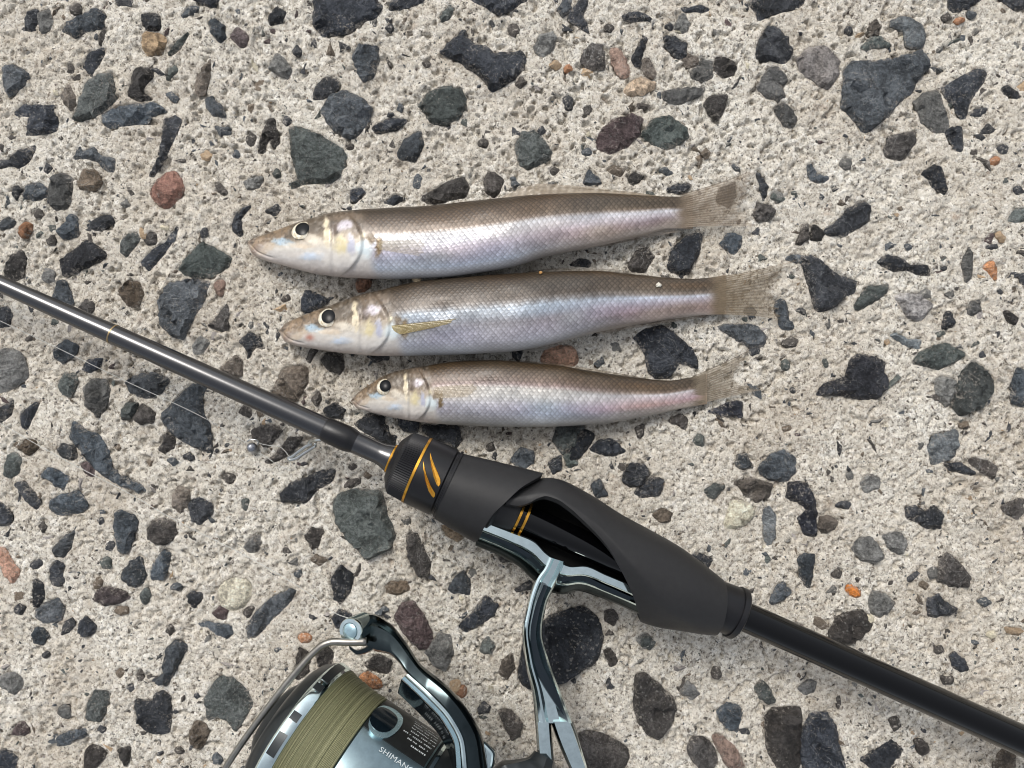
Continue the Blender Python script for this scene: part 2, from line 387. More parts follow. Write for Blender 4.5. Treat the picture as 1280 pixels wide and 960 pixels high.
# ------------------------------------------------------------------ the stones in the concrete, outlines in photo pixels (x0, y0, zoom | points)
STONES = [
(0, 0, 4, """k 120,150 135,55 190,45 190,90 165,155
g 185,70 245,40 270,110 245,165 205,165 190,110
s 300,150 400,80 480,40 525,75 515,145 440,155 375,188
d 350,40 385,15 412,40 400,75 350,70
k 580,0 668,0 655,28 590,25
k 708,78 760,65 800,80 803,148 730,148 708,115
t 715,165 790,165 830,195 810,275 735,275 712,230
k 920,-20 1110,-20 1085,15 1060,45 1000,10
s 905,75 950,28 1000,35 960,65 920,88
s 1040,110 1075,90 1120,130 1128,190 1100,215 1060,170
p 1150,175 1185,130 1250,180 1220,248 1165,205
e 830,290 870,220 945,155 930,200 880,260
s 15,330 60,320 150,370 120,430 50,485 15,440
k 410,335 440,270 520,235 520,280 455,383
d 335,335 355,310 375,335 365,362 340,358
e 360,600 400,490 440,400 520,365 560,375 585,505 500,570 400,610
s 510,570 600,530 760,512 838,555 760,580 735,615 540,640 512,610
d 640,480 660,380 690,340 750,345 770,290 760,380 710,450 750,495 690,508
e 835,405 845,340 875,330 890,355
b 970,430 1000,370 1050,290 1045,380 1025,470 985,480
s 830,470 860,462 895,490 880,510 850,500
k 65,575 110,525 270,528 265,565 295,600 285,660 130,678 140,620 150,580
b 305,480 340,420 378,490 360,560 320,520
k 820,600 870,580 910,600 850,740 800,830 765,885 745,880 800,780
s 1020,500 1060,480 1110,530 1130,580 1060,580
s 1070,630 1150,640 1155,675 1100,672
k 45,790 100,750 178,730 150,800 95,840 50,825
k -10,805 50,800 60,825 -10,850
s 370,790 400,720 410,760 470,735 495,775 575,795 570,860 530,855 490,810 430,790"""),
(0, 160, 4, """g 235,330 260,250 310,225 355,245 365,300 340,400 280,410 245,380
b 385,270 420,205 480,215 515,275 480,310 400,305
s 105,325 140,285 200,275 240,310 235,345 180,362 120,350
k 60,335 75,290 95,285 100,315 85,360
r 752,310 790,255 865,210 900,240 925,310 900,345 845,405 800,395 765,355
g 605,380 630,355 650,385 630,395
k 430,490 510,440 555,437 580,475 500,512
s 280,510 320,480 355,425 385,450 388,540 320,557 290,535
n 298,660 440,558 535,630 520,655 325,748 305,710
e 600,580 640,530 690,520 695,565 630,650 605,620
d 720,560 750,515 785,525 780,575 740,588
k 700,680 770,600 825,580 880,490 905,490 860,570 820,630 745,712
e 890,700 940,640 1010,570 1090,610 1160,650 1140,700 1060,750 920,740
o 1065,790 1090,755 1125,765 1110,850 1090,835
k 1155,490 1190,430 1230,390 1270,385 1200,450 1215,550 1180,530
d 1075,280 1100,275 1145,325 1120,340 1090,320
g 1220,270 1280,240 1320,250 1300,300 1240,310
s -10,480 40,445 75,470 60,500 -10,505
o 85,510 120,470 165,480 150,530 110,552
d 160,430 190,400 215,425 200,460
d 20,700 60,640 105,615 125,650 110,750 60,760 30,740
s 265,850 290,760 325,760 370,880 355,885
g 205,745 230,705 270,720 265,765 225,770
d 230,560 260,540 280,560 270,585 240,580
s 1160,135 1175,108 1200,130 1190,152
t 1005,135 1030,115 1058,135 1040,160 1015,155
k 220,215 235,178 252,195 245,230
s 1085,0 1150,10 1150,35 1100,30
d 1230,50 1255,20 1280,40 1270,95 1240,85"""),
(0, 330, 4, """b 590,130 640,85 695,90 720,150 690,215 640,205
s 790,190 840,100 960,75 1050,90 1010,200 960,290 915,378 850,355 800,300
d 1040,310 1090,260 1135,195 1140,330 1105,340
g 960,410 1000,360 1050,390 1010,450 970,450
g -20,430 60,420 110,450 130,500 145,560 100,600 40,640 -20,640
k -10,220 40,215 60,250 45,310 -10,315
s 265,430 330,380 390,410 380,450 315,500 275,470
k 410,530 440,480 505,470 500,510 450,540
e 290,600 320,545 380,550 375,620 350,670 300,640
g 415,620 450,580 530,575 550,640 520,730 490,765 430,710
s 620,590 700,550 790,545 850,580 800,650 720,672 650,640
e 605,730 640,690 690,700 670,770 610,780
d 660,770 710,700 760,730 770,790 700,800
s 805,770 860,690 920,640 960,600 1030,610 1010,680 1020,760 1050,800 1065,945 1000,930 900,880 840,830
d 795,930 830,850 870,870 870,920 820,950
b 1095,530 1180,455 1215,490 1210,560 1180,570
k 100,750 190,680 190,720 150,800 130,835 105,800
d 1190,740 1220,700 1260,720 1250,770
d 390,215 430,180 470,200 460,245 410,230"""),
(0, 480, 4, """s 345,270 370,180 430,230 500,260 545,340 560,420 610,465 700,500 725,535 690,540 600,510 520,460 450,400 400,330
k -10,130 70,80 60,150 20,185 -10,190
b 90,325 130,275 185,285 190,325 140,358
e 15,420 40,355 85,345 105,380 95,440 60,470 20,460
s 285,330 315,295 370,315 385,370 350,385 300,360
s 205,460 235,415 290,430 345,470 315,530 265,500
p 400,400 440,385 470,430 465,465 420,440
k 75,500 120,490 165,540 200,595 185,630 140,600 100,540
k -10,585 40,630 62,680 50,705 -10,705
s 240,600 290,555 350,550 395,525 440,600 425,640 330,655 270,650
s 570,650 600,632 670,660 690,690 640,850 590,835 570,740
d 735,725 760,685 820,672 875,700 880,750 840,800 780,805 740,770
b 860,560 890,510 945,530 945,600 900,640 865,615
k 940,590 1000,565 1065,605 1060,650 1000,700 960,690 950,640
s 260,830 300,780 370,730 380,700 355,820 320,868 280,860
k 250,920 280,880 328,905 310,960 280,985 250,980
s 600,965 650,890 700,865 728,950 715,995 670,1015 615,990
s 770,900 820,830 850,850 830,950 815,980 760,975 750,940
d 1110,460 1140,445 1180,460 1165,500 1130,495
e 1205,590 1220,565 1245,580 1235,635 1215,630
s 835,380 865,370 895,390 870,405
k 915,365 945,345 970,370 950,385
k 485,680 510,668 520,690 500,702
e 500,890 530,860 555,890 550,925 510,920
d 190,710 215,690 235,715 215,740
g 1220,820 1260,760 1280,760 1300,800 1280,845 1240,845
x -10,820 20,815 60,890 98,940 80,975 60,1000 20,960 0,900
k 145,910 190,870 215,890 200,920 165,925
d 1255,240 1290,215 1310,240 1300,275 1265,270"""),
(0, 720, 4, """k 165,30 190,15 220,40 215,110 195,155 165,150
s 175,170 230,130 290,110 320,170 300,220 230,235 180,205
k 70,160 95,138 122,160 105,190 75,185
s 160,290 175,260 215,265 245,295 215,342 170,335
k 305,295 320,230 360,215 370,245 335,280
k 390,280 400,230 430,205 480,255 465,290 410,305
p 470,120 490,65 540,55 620,80 650,105 600,130 530,150
b 568,175 590,155 640,160 640,190 600,200
k 930,100 960,75 1010,85 1005,130 970,165 950,140
w 1085,85 1110,40 1160,10 1230,15 1260,50 1255,120 1195,170 1120,165 1095,125
p 1060,185 1095,150 1135,170 1130,220 1090,215
s 990,240 1030,225 1100,245 1150,245 1168,290 1140,310 1085,290 1040,260
s 820,430 830,370 880,320 940,345 910,410 870,480 830,552 790,530 760,525 815,490
k 672,625 690,615 765,630 775,590 820,575 850,600 858,690 845,785 740,785 690,735 675,680
e 430,700 440,630 475,570 545,575 550,610 520,700 500,725 435,725
s 285,810 340,780 400,770 430,765 430,800 340,840 290,850
d 430,870 460,845 520,870 522,910 480,955 420,965
d 590,870 650,855 645,920 625,950 600,915
k -10,870 40,870 85,910 70,970 -10,970
g -10,510 50,480 110,500 120,550 75,590 20,560 -10,550
p 60,790 80,745 115,725 148,780 120,800
g 280,670 320,640 355,665 350,720 310,705
e 1020,620 1050,560 1100,500 1170,510 1240,570 1270,640 1220,720 1180,780 1140,730 1080,700 1040,720
b 945,790 980,720 1030,740 1040,800 1000,870 960,840
s 1060,915 1080,885 1115,920 1100,945 1070,935
k 630,560 660,540 675,565 650,585
d 685,490 700,450 715,480 710,530 690,525
k 205,395 235,380 252,395 225,412
k 965,600 985,588 1000,605 980,618
s 855,60 880,35 910,50 890,80
e 700,100 730,55 752,90 740,140 710,135
k 255,0 310,0 320,30 290,55 260,40
b 465,40 485,10 508,30 495,60 470,62
d 830,280 850,235 868,265 855,310
d 870,870 895,850 925,880 900,895
k 485,770 505,752 520,770 505,785
b 575,480 605,455 625,485 600,515"""),
(320, 0, 4, """k 290,-10 600,-10 632,35 600,90 540,110 480,165 340,185 285,130
k 60,95 105,30 150,60 130,110 70,130
k 660,50 680,5 760,-10 850,-10 810,20 720,45
k 1060,-10 1370,-10 1290,40 1215,75 1130,30
e 915,85 970,20 990,40 970,90 930,108
k 920,262 970,210 1040,150 1060,190 1100,230 1150,230 1180,265 1280,265 1325,255 1352,300 1330,350 1300,390 1185,462 1130,390 1020,310
s 480,290 510,220 610,235 615,300 590,385 540,410 510,370
k 285,490 300,430 350,385 415,410 410,445 340,490 290,500
s 325,560 360,480 440,450 530,490 578,540 570,600 510,680 470,698 400,660 350,600
e 810,525 860,460 960,430 1030,450 1055,510 1020,590 940,630 870,610 840,560
k 580,640 650,600 740,590 760,600 700,645 620,675
s 705,770 740,700 825,650 838,730 800,810 720,800
e 165,640 200,632 330,680 420,735 460,780 420,880 380,915 240,920 180,945 165,920 215,900 180,800
d 20,700 60,595 90,590 120,720 90,740 60,690 40,770 10,760
g 60,340 100,270 150,300 180,350 160,400 110,370
k 180,250 205,228 235,255 215,280 190,275
e 80,870 105,842 128,870 105,895
d 1135,910 1160,860 1200,865 1240,900 1220,960 1190,990 1150,960
s 785,910 810,870 828,890 815,940 790,935
d 830,315 855,300 875,320 850,338
k 645,140 675,118 690,140 670,165
s 705,545 715,515 735,525 725,560
d 1100,720 1140,690 1165,715 1150,745
d 440,740 475,715 495,735 480,755
k 130,610 145,585 180,605 155,630"""),
(290, 190, 3.657, """d 860,210 1000,130 1060,115 1085,160 1070,205 980,225 890,238
k 540,180 590,160 612,190 560,240 540,230
k 695,230 750,195 795,215 740,245
k 150,270 205,240 225,262 190,290
k 0,330 30,270 45,330 40,390 15,370"""),
(640, 0, 4, """s 228,45 260,-5 295,-5 285,60 255,85
k 280,75 340,-5 378,-5 355,80 390,165 330,125 280,100
k 553,80 610,55 660,65 700,100 620,105 560,100
k 835,42 900,40 945,25 1000,50 960,60 880,58
g 110,230 140,170 200,155 225,190 200,250 150,280 115,260
d 458,130 485,120 508,138 490,160 462,150
d 348,310 360,250 400,220 450,225 462,260 460,345 390,350
o 485,250 520,235 560,270 590,360 575,388 540,390 505,330
t 560,460 590,410 650,380 715,415 710,440 660,470 590,480
b 640,330 660,290 690,290 718,360 705,390 670,370
k 595,300 640,220 660,175 675,200 650,270 640,340 615,330
k 760,185 810,180 880,220 865,290 820,290 770,240
g 812,140 835,75 865,60 885,120 880,155 850,170
k 768,130 790,108 808,130 790,155
b 850,300 880,265 938,295 920,335 870,335
g 890,360 950,300 1005,310 1000,390 950,405 900,385
d 1005,340 1020,285 1080,290 1130,335 1100,380 1050,395
g 750,470 800,445 900,440 965,440 940,480 830,520 760,500
d 960,520 1000,480 1075,475 1060,560 1020,610 980,560
p 420,710 450,650 500,600 600,572 655,590 640,670 580,730 490,772 430,745
e 640,680 700,600 790,575 870,640 880,690 780,745 700,720
e 10,740 50,660 120,655 200,760 190,800 80,850 40,830
k 250,490 280,475 305,500 300,550 275,550
s 360,900 380,850 430,890 460,925 360,920
b 475,850 510,825 560,850 545,880 500,870
d 580,890 610,862 660,880 630,920 590,915
s 735,850 770,838 810,870 780,882
k 770,940 830,920 900,925 860,965 780,965
b 945,770 970,738 995,765 970,795
d 180,855 215,835 245,850 205,880
o 255,345 285,320 302,345 275,365
t 190,325 215,300 245,325 225,350
d 15,420 45,385 75,410 45,438
s 345,755 375,735 405,755 380,782 350,775
k 130,650 150,635 165,655 145,670
s 1090,830 1115,815 1140,840 1140,860 1120,860
d 620,530 650,512 690,530 655,545
s -10,890 10,880 35,925 5,945
d -20,130 20,115 35,150 10,180 -15,165"""),
(820, 200, 6.737, """k 830,110 870,100 945,230 930,300 905,340 880,240
n 510,330 540,230 660,190 672,300 620,390 540,370
s 545,710 600,610 725,640 710,730 660,800 600,760
d 820,440 860,365 960,380 1010,430 960,510 850,515
g 960,320 990,265 1050,270 1085,330 1020,360
d 1190,690 1230,560 1280,530 1290,640 1220,720
s 1090,830 1150,800 1280,815 1280,870 1160,860"""),
(960, 0, 4, """k -60,290 -55,230 -40,190 0,125 50,140 90,190 125,265 90,318 10,300 -30,310
k -100,20 -60,-10 190,-10 170,30 60,65 0,85 -50,105 -60,60
g -60,440 0,340 50,335 100,400 70,430 80,470 50,505 -10,490
s 380,350 420,305 560,305 640,290 770,250 815,300 800,350 740,410 720,460 660,510 590,590 500,660 470,660 420,600 365,535 375,430
k 860,440 930,410 1030,342 1100,355 1085,400 1010,500 990,590 950,590 930,520 890,490
g 725,510 790,460 855,455 880,540 905,600 895,660 830,660 770,610 750,550
d 580,750 600,690 680,665 740,660 740,710 700,770 660,805 600,790
k 890,660 920,635 960,635 978,690 970,765 940,750 900,700
k 1020,575 1040,545 1095,540 1085,565 1040,580
k 1060,665 1100,620 1145,655 1100,665
k 1150,740 1175,718 1205,735 1195,765 1160,765
k 765,870 830,825 870,840 890,920 890,960 840,955 800,890
g 360,820 380,790 420,800 410,845 375,850
s 195,825 220,820 245,870 305,890 260,918 210,905
h 600,120 640,85 720,85 790,145 780,230 740,240 685,235 690,150 640,140
e 465,235 510,190 560,180 615,230 540,235 490,245
b 500,140 540,95 565,130 545,180 510,175
k 378,150 405,125 430,150 410,185
k 895,-10 1070,-10 1000,40 930,62 905,45
k 1150,-10 1300,-10 1290,40 1230,45
g 20,540 80,510 130,560 148,600 115,640 80,630
l 140,300 200,240 290,230 360,300 350,380 300,450 220,400 160,350
k 1170,440 1200,425 1270,480 1240,495 1180,470
t 1245,435 1290,400 1290,460
o 1105,810 1135,775 1168,800 1140,830
d 870,90 900,55 920,90 890,105
o 930,105 965,85 990,100 950,120
s 990,70 1020,50 1050,75 1010,95
k 1225,940 1265,930 1280,960 1240,975"""),
(960, 240, 4, """k 285,190 340,150 400,85 480,45 510,80 505,140 440,185 380,220 300,215
d 145,250 175,180 200,165 205,230 160,262
d 215,240 220,165 255,180 285,210 265,240
k 545,350 600,318 660,325 710,365 800,370 805,420 740,410 690,390 620,395
k 160,325 220,318 280,360 340,410 440,445 435,500 390,520 340,570 250,605 225,560 195,450
e 425,575 480,490 500,470 560,470 610,455 590,510 500,570 445,595
l 630,520 680,505 760,510 830,570 790,605 780,640 740,650 690,620 660,570
h 605,715 640,705 700,740 765,740 755,785 700,775
e 715,860 760,800 830,770 890,755 990,810 930,850 850,890 780,870
s 25,560 70,530 95,560 100,640 130,660 125,690 60,685 50,620
g 965,360 1005,270 1025,320 1015,430 990,450
o 1065,375 1130,335 1140,380 1150,435 1130,440 1100,400
p 1080,245 1110,205 1135,215 1110,255
t 1135,210 1160,195 1190,230 1180,255 1150,240
e 1200,140 1230,90 1290,80 1290,150 1230,150
k 870,680 885,605 910,600 940,660 890,690
d 1170,590 1210,600 1250,630 1240,670 1200,650
g 1000,610 1010,550 1060,540 1070,590 1020,620
k 855,380 880,370 905,380 880,395
d 70,760 110,730 148,740 140,770 90,782
s 685,265 700,255 718,280 700,292
t 575,745 600,735 615,755 595,768
g 890,510 920,495 935,515 910,530
k 1140,495 1165,485 1185,500 1160,512
k 865,0 895,0 880,25
k 1255,420 1280,405 1290,440 1275,480"""),
(960, 400, 4, """n 230,380 280,320 390,285 410,200 450,170 510,180 590,210 580,250 605,310 560,390 450,395 340,375
g 835,300 870,280 940,300 935,370 895,440 870,420 840,360
e 915,420 940,360 965,260 1020,205 1080,240 1130,300 1120,370 1050,450 960,480
h 800,640 830,570 950,550 950,620 930,690 820,725
k 870,715 960,715 1040,765 1010,775 910,750
d 990,700 1030,690 1110,710 1150,735 1125,800 1060,750
s 1215,330 1240,240 1290,250 1290,440 1220,420
s 640,470 690,445 690,465 660,475
k 105,345 125,335 140,365 115,365
b 950,520 1000,510 1000,530 970,538
k 1050,170 1075,155 1090,180 1065,190
b 60,540 110,525 120,545 80,560
e 270,200 290,190 300,235 285,240
e 65,215 85,195 110,215 95,250 70,245
g 460,820 500,770 560,790 560,840 490,860
g 390,770 415,755 425,790 400,800"""),
(960, 600, 4, """n 90,90 105,15 150,10 200,20 240,110 245,285 180,275 150,190 200,150 150,110
d 1170,135 1250,95 1278,100 1275,165 1245,195 1190,170
s 145,390 180,365 235,370 230,430 210,530 195,545 160,480
s 10,600 40,530 80,510 118,560 80,600 20,625
g 420,340 460,290 510,285 560,340 588,390 530,412 460,400
g 570,280 650,255 700,300 690,350 660,375 610,350
k 685,190 690,140 730,130 790,160 830,130 875,170 865,245 790,240 740,205
k 335,130 370,110 418,115 400,150 360,140
b 250,240 260,190 300,175 350,205 330,250 270,270
d 850,470 860,400 900,362 960,420 1018,480 1005,535 920,530 850,505
g 795,460 820,435 850,445 845,490 810,495
k 790,560 810,600 850,565 880,605 945,640 940,665 860,680 800,685
x 380,530 420,525 468,565 455,590 400,570
d 300,760 340,690 420,655 480,650 530,720 470,790 390,830 310,800
g 500,600 520,555 580,560 630,610 600,660 560,690 510,660
w 480,680 510,670 535,695 510,720 485,710
s 1045,605 1090,588 1120,615 1080,630
b 745,525 770,505 808,525 785,548
w 1090,770 1130,755 1145,780 1110,795
k 910,880 940,865 990,910 1000,950 960,960 920,930
d 820,800 840,840 870,830 880,860 840,868
h -20,150 0,130 40,180 35,290 0,330 -20,300
d 320,470 345,440 370,460 360,495 330,490
t 1180,735 1260,745 1280,760 1250,780 1200,765"""),
(560, 640, 3, """k 260,600 290,470 380,390 500,350 560,390 585,470 560,560 430,640 330,670 280,650
s 0,290 30,240 60,220 85,260 80,310 20,300
k 35,430 90,380 140,310 185,350 170,390 110,430 70,450
e 120,500 150,470 175,500 160,530 125,530
b 190,610 205,560 240,530 250,590 220,630
k 110,740 135,710 160,735 150,755 115,755
d 185,745 230,740 280,790 270,840 240,860 210,800
d 580,520 610,510 640,560 610,580
k 250,290 310,260 320,285 260,300
d 165,130 260,140 300,180 200,185
g 700,480 740,450 780,490 740,515
d 585,370 620,360 640,400 620,430 590,410
t 10,640 40,630 50,670 20,690"""),
(700, 720, 4, """d 370,570 380,490 420,480 500,545 570,610 585,670 540,770 490,820 440,800 385,720 368,640
d 90,790 140,770 250,800 330,850 350,900 320,970 250,1000 110,1000 95,900
d 635,860 660,800 740,810 790,900 770,970 700,970 650,910
o 755,805 790,785 850,830 900,890 925,950 910,985 850,975 800,890
s 785,680 830,635 890,645 910,690 885,780 840,770 800,720
d 755,510 775,445 810,485 800,515
e 975,560 1010,525 1050,560 1075,625 1040,640 990,600
d 1025,700 1060,660 1205,655 1210,760 1200,940 1190,1000 1120,1000 1070,930 1030,860
e 390,300 430,290 480,330 450,370 410,350
g 1190,560 1250,515 1280,530 1270,580 1220,595
g 600,580 640,520 700,590 660,620
k 900,770 940,760 950,790 910,790"""),
(880, 720, 3.2, """k 390,620 430,545 490,545 530,600 540,680 570,780 400,790 380,700
k 625,735 700,690 750,655 795,700 740,768 680,775
d 835,650 880,655 905,690 880,725 850,700
d 740,575 770,562 790,600 760,620
b 1150,780 1190,690 1250,720 1240,780
d 945,400 1000,405 990,435 960,430"""),
(680, 400, 3.84, """k 430,85 470,50 560,25 620,60 700,130 740,200 735,232 650,200 600,275 545,280 500,250 485,160
s 830,30 920,20 1010,25 1075,80 1050,125 1000,140 920,90 860,50
k 990,140 1030,130 1035,160 1000,170
n 780,440 880,400 950,390 955,465 850,462
s 1030,710 1080,650 1150,625 1210,660 1205,730 1170,770 1090,770 1040,740
e 40,580 60,510 200,510 130,600 90,650
k 95,660 180,520 255,545 210,620 140,690
k 215,620 260,580 320,570 395,630 330,652 250,640
k 380,740 410,690 480,690 510,730 470,800 420,800 375,780
k 430,830 470,790 530,750 575,770 560,840 470,855
b 910,780 990,755 1100,790 1080,850 1020,875 970,840
d 590,485 650,455 695,475 680,530 640,500
e 715,580 740,545 770,560 760,605 730,600
s 920,700 930,645 970,640 1005,710 950,715
e 770,820 820,785 865,800 820,860 790,850
d 440,520 480,500 475,560 450,565
s 240,210 280,180 290,205 255,225
k 20,680 80,650 90,720 40,740
s 220,790 270,760 310,850 250,850"""),
(620, 190, 3.282, """o 180,850 210,800 300,790 340,830 330,880 260,880 185,865
k 705,460 730,390 790,340 845,335 835,400 790,500 760,505 710,485
d 540,470 580,400 620,390 650,430 610,495 560,490
k 300,465 340,435 390,450 390,475
e 1120,190 1140,165 1185,190 1160,210"""),
(660, 580, 4.267, """w 1045,320 1080,230 1075,195 1140,195 1215,240 1190,300 1120,345 1060,345
b 660,270 710,235 770,260 760,300 700,310
k 870,490 900,470 985,510 960,560"""),
(180, 300, 4, """k 785,350 800,250 850,262 930,310 860,340 800,370
x 1060,190 1140,190 1120,250 1065,265
k 475,510 530,460 580,490 610,550 560,530 520,600 510,545
b 650,730 700,640 790,625 825,640 820,720 760,810 700,795
d 880,600 920,560 990,570 1000,640 980,670 920,650
d 840,800 870,750 890,800 860,830
k 900,850 950,810 1010,850 990,890 920,890
d 680,300 720,270 735,300 700,312
k 1115,580 1230,575 1220,595 1150,610
d 835,540 870,545 830,620 810,600"""),
(420, 400, 4.571, """k 100,600 200,530 275,560 280,640 345,665 335,720 250,690
k 350,560 470,575 470,640 400,640 360,600
k 490,600 700,605 720,680 690,730 560,690 500,640
d 860,720 890,700 905,740 875,755"""),
(440, 520, 4.571, """s 900,260 960,180 1040,195 1040,270 980,310
e 1140,130 1280,60 1290,180 1200,200
e 1210,230 1280,170 1290,280 1230,300
t 510,620 570,640 650,690 600,725 540,680"""),
(240, 560, 4, """k 440,230 500,175 650,115 720,105 700,170 630,205 575,272 450,268
e 705,270 740,225 830,205 950,215 975,330 1020,430 990,510 930,530 870,560 835,510 780,460 720,370
d 1070,430 1130,425 1160,500 1195,570 1185,645 1130,640 1080,560
d 565,440 600,400 660,410 630,495 600,505
k 695,660 740,580 815,635 790,720 740,780 710,760
s 275,900 310,830 400,750 490,705 520,715 480,780 380,880 320,945 280,950
b 960,690 1000,665 1070,670 1090,705 1040,735 975,725
p 1010,850 1050,770 1110,765 1160,840 1205,930 1190,1010 1130,1000 1060,930
d 250,820 290,788 320,795 280,850
g 260,500 300,445 345,430 330,490 290,525
s 505,630 530,608 558,630 530,650
b 590,560 620,535 670,555 640,585
k 700,850 740,810 800,830 780,880 720,900
d 780,95 810,75 830,95 800,110
b 855,140 875,122 900,140 880,155
s 915,830 960,795 985,810 950,835
d 150,150 180,125 218,150 190,180
o 525,940 560,925 600,940 590,970 540,970
d 350,70 480,0 520,10 400,80"""),
(260, 740, 3.2, """g 870,240 920,165 970,170 980,240 950,320 900,290
o 600,340 640,315 700,360 690,390 620,380
d 620,290 680,250 735,275 720,330 650,310
d 430,240 460,200 500,240 490,300 440,300
d 340,340 365,220 410,250 400,320 360,350
o 985,390 1030,370 1035,410 1010,425"""),
(280, 460, 5.333, """d 175,420 260,380 340,380 390,420 340,470 300,530 260,520
d 350,560 430,470 520,460 510,500 400,590
b 300,190 400,10 560,0 540,120 480,220 400,200"""),
]

polys = []
for ox, oy, f, txt in STONES:
    for ln in txt.split('\n'):
        code, *pts = ln.split()
        P = np.array([[float(v) for v in q.split(',')] for q in pts]) / f + (ox, oy)
        P = np.stack([(P[:, 0] - 640) * PXW, (480 - P[:, 1]) * PXW], -1)      # mm on the concrete
        polys.append((code, P))


def poly_area(P):
    x, y = P[:, 0], P[:, 1]
    return 0.5 * (np.dot(x, np.roll(y, -1)) - np.dot(y, np.roll(x, -1)))


def inside(P, X, Y):
    r = np.zeros(X.shape, bool)
    n = len(P)
    for i in range(n):
        x1, y1 = P[i]; x2, y2 = P[(i + 1) % n]
        if y1 == y2:
            continue
        c = ((Y < y1) != (Y < y2)) & (X < (x2 - x1) * (Y - y1) / (y2 - y1) + x1)
        r ^= c
    return r


def edge_dist(P, X, Y):
    d = np.full(X.shape, 1e9)
    n = len(P)
    for i in range(n):
        a = P[i]; b = P[(i + 1) % n]
        ab = b - a
        t = np.clip(((X - a[0]) * ab[0] + (Y - a[1]) * ab[1]) / max(1e-9, ab @ ab), 0, 1)
        d = np.minimum(d, np.hypot(X - a[0] - t * ab[0], Y - a[1] - t * ab[1]))
    return d


def roughen(P, rnd, round_):
    """outline densified with broken or worn edges."""
    if poly_area(P) < 0:
        P = P[::-1]
    if round_:
        for _ in range(2):                      # corner cutting
            Q = np.roll(P, -1, 0)
            P = np.stack([0.75 * P + 0.25 * Q, 0.25 * P + 0.75 * Q], 1).reshape(-1, 2)
    else:
        Q = np.roll(P, -1, 0)
        R = np.roll(P, 1, 0)
        P = np.stack([0.94 * P + 0.06 * R, 0.94 * P + 0.06 * Q], 1).reshape(-1, 2)
    L = np.linalg.norm(np.roll(P, -1, 0) - P, axis=1)
    step = 0.8
    out = []
    for i in range(len(P)):
        a, b = P[i], P[(i + 1) % len(P)]
        n = max(1, int(round(L[i] / step)))
        for k in range(n):
            out.append(a + (b - a) * k / n)
    out = np.array(out)
    nrm = np.roll(out, -1, 0) - np.roll(out, 1, 0)
    nrm = np.stack([nrm[:, 1], -nrm[:, 0]], -1) / (np.linalg.norm(nrm, axis=1)[:, None] + 1e-9)
    j = (vnoise(out[:, 0] * 0.9, out[:, 1] * 0.9, 3) - 0.5) * (0.5 if round_ else 0.75) + (rnd.random(len(out)) - 0.5) * 0.34
    return out + nrm * (j[:, None] + 0.28)


def stone_mesh(P, code, rnd):
    """a stone set in the cement: broken outline, uneven top, sides going down into the slab."""
    A = abs(poly_area(P))
    rnd_ = code in 'rowx' or rnd.random() < 0.08
    O = roughen(P, rnd, rnd_)
    lo, hi = O.min(0), O.max(0)
    sp = max(0.9, min(1.7, math.sqrt(A) / 5))
    gx, gy = np.meshgrid(np.arange(lo[0], hi[0], sp), np.arange(lo[1], hi[1], sp))
    gx = gx.ravel() + (rnd.random(gx.size) - 0.5) * sp * 0.7
    gy = gy.ravel() + (rnd.random(gy.size) - 0.5) * sp * 0.7
    if len(gx):
        keep = inside(O, gx, gy)
        gx, gy = gx[keep], gy[keep]
        if len(gx):
            keep = edge_dist(O, gx, gy) > 0.42
            gx, gy = gx[keep], gy[keep]
    n = len(O)
    pts = [Vector((float(x), float(y))) for x, y in O] + [Vector((float(x), float(y))) for x, y in zip(gx, gy)]
    r = delaunay_2d_cdt(pts, [(i, (i + 1) % n) for i in range(n)], [], 1, 1e-4)
    V = np.array([(v.x, v.y) for v in r[0]])
    F = [tuple(f) for f in r[2]]
    d = edge_dist(O, V[:, 0], V[:, 1])
    c = V.mean(0)
    size = math.sqrt(A)
    rise = min(3.0, 0.75 + size * 0.12) * (0.7 + 0.6 * rnd.random())
    if rnd_:
        top = rise * np.sqrt(np.clip(1 - (1 - np.clip(d / (size * 0.36), 0, 1)) ** 2, 0, 1))
    else:
        top = rise * 0.8 * np.clip(d / 0.6, 0, 1) ** 0.5
        nc = int(rnd.integers(2, 4)) + int(size > 7) + int(size > 12) * 2
        sd = V[rnd.integers(0, len(V), nc)]
        own = np.argmin(((V[:, None, :] - sd[None]) ** 2).sum(-1) + (vnoise(V[:, 0] * 0.4, V[:, 1] * 0.4, 17)[:, None] - 0.5) * size, axis=1)
        til = (rnd.random((nc, 2)) - 0.5) * 0.62                       # fracture faces, each tilted its own way
        off = (rnd.random(nc) - 0.5) * min(1.3, 0.12 * size)
        fac = ((V - sd[own]) * til[own]).sum(-1) + off[own]
        top = top + np.clip(fac, -0.75 * rise, 1.2) * np.clip(d / 0.9, 0, 1)
        top = top + (vnoise(V[:, 0] * 0.55, V[:, 1] * 0.55, 9) - 0.5) * 0.55 * np.clip(d / 0.8, 0, 1)
    z = -0.13 + top + (rnd.random(len(V)) - 0.5) * 0.13
    edge = {}
    for f in F:
        for i in range(len(f)):
            e = (f[i], f[(i + 1) % len(f)])
            edge[e] = True
    rimv = [e for e in edge if (e[1], e[0]) not in edge]
    nv = len(V)
    verts = [(x, y, zz) for (x, y), zz in zip(V, z)]
    low = {}
    for a, b in rimv:
        for q in (a, b):
            if q not in low:
                low[q] = len(verts)
                w = V[q] + (c - V[q]) * 0.10
                verts.append((w[0], w[1], -2.2))
    for a, b in rimv:
        F.append((b, a, low[a], low[b]))
    verts = np.array(verts)
    rim = np.r_[np.exp(-d / 0.7), np.ones(len(verts) - nv)]
    return verts, F, rim, c


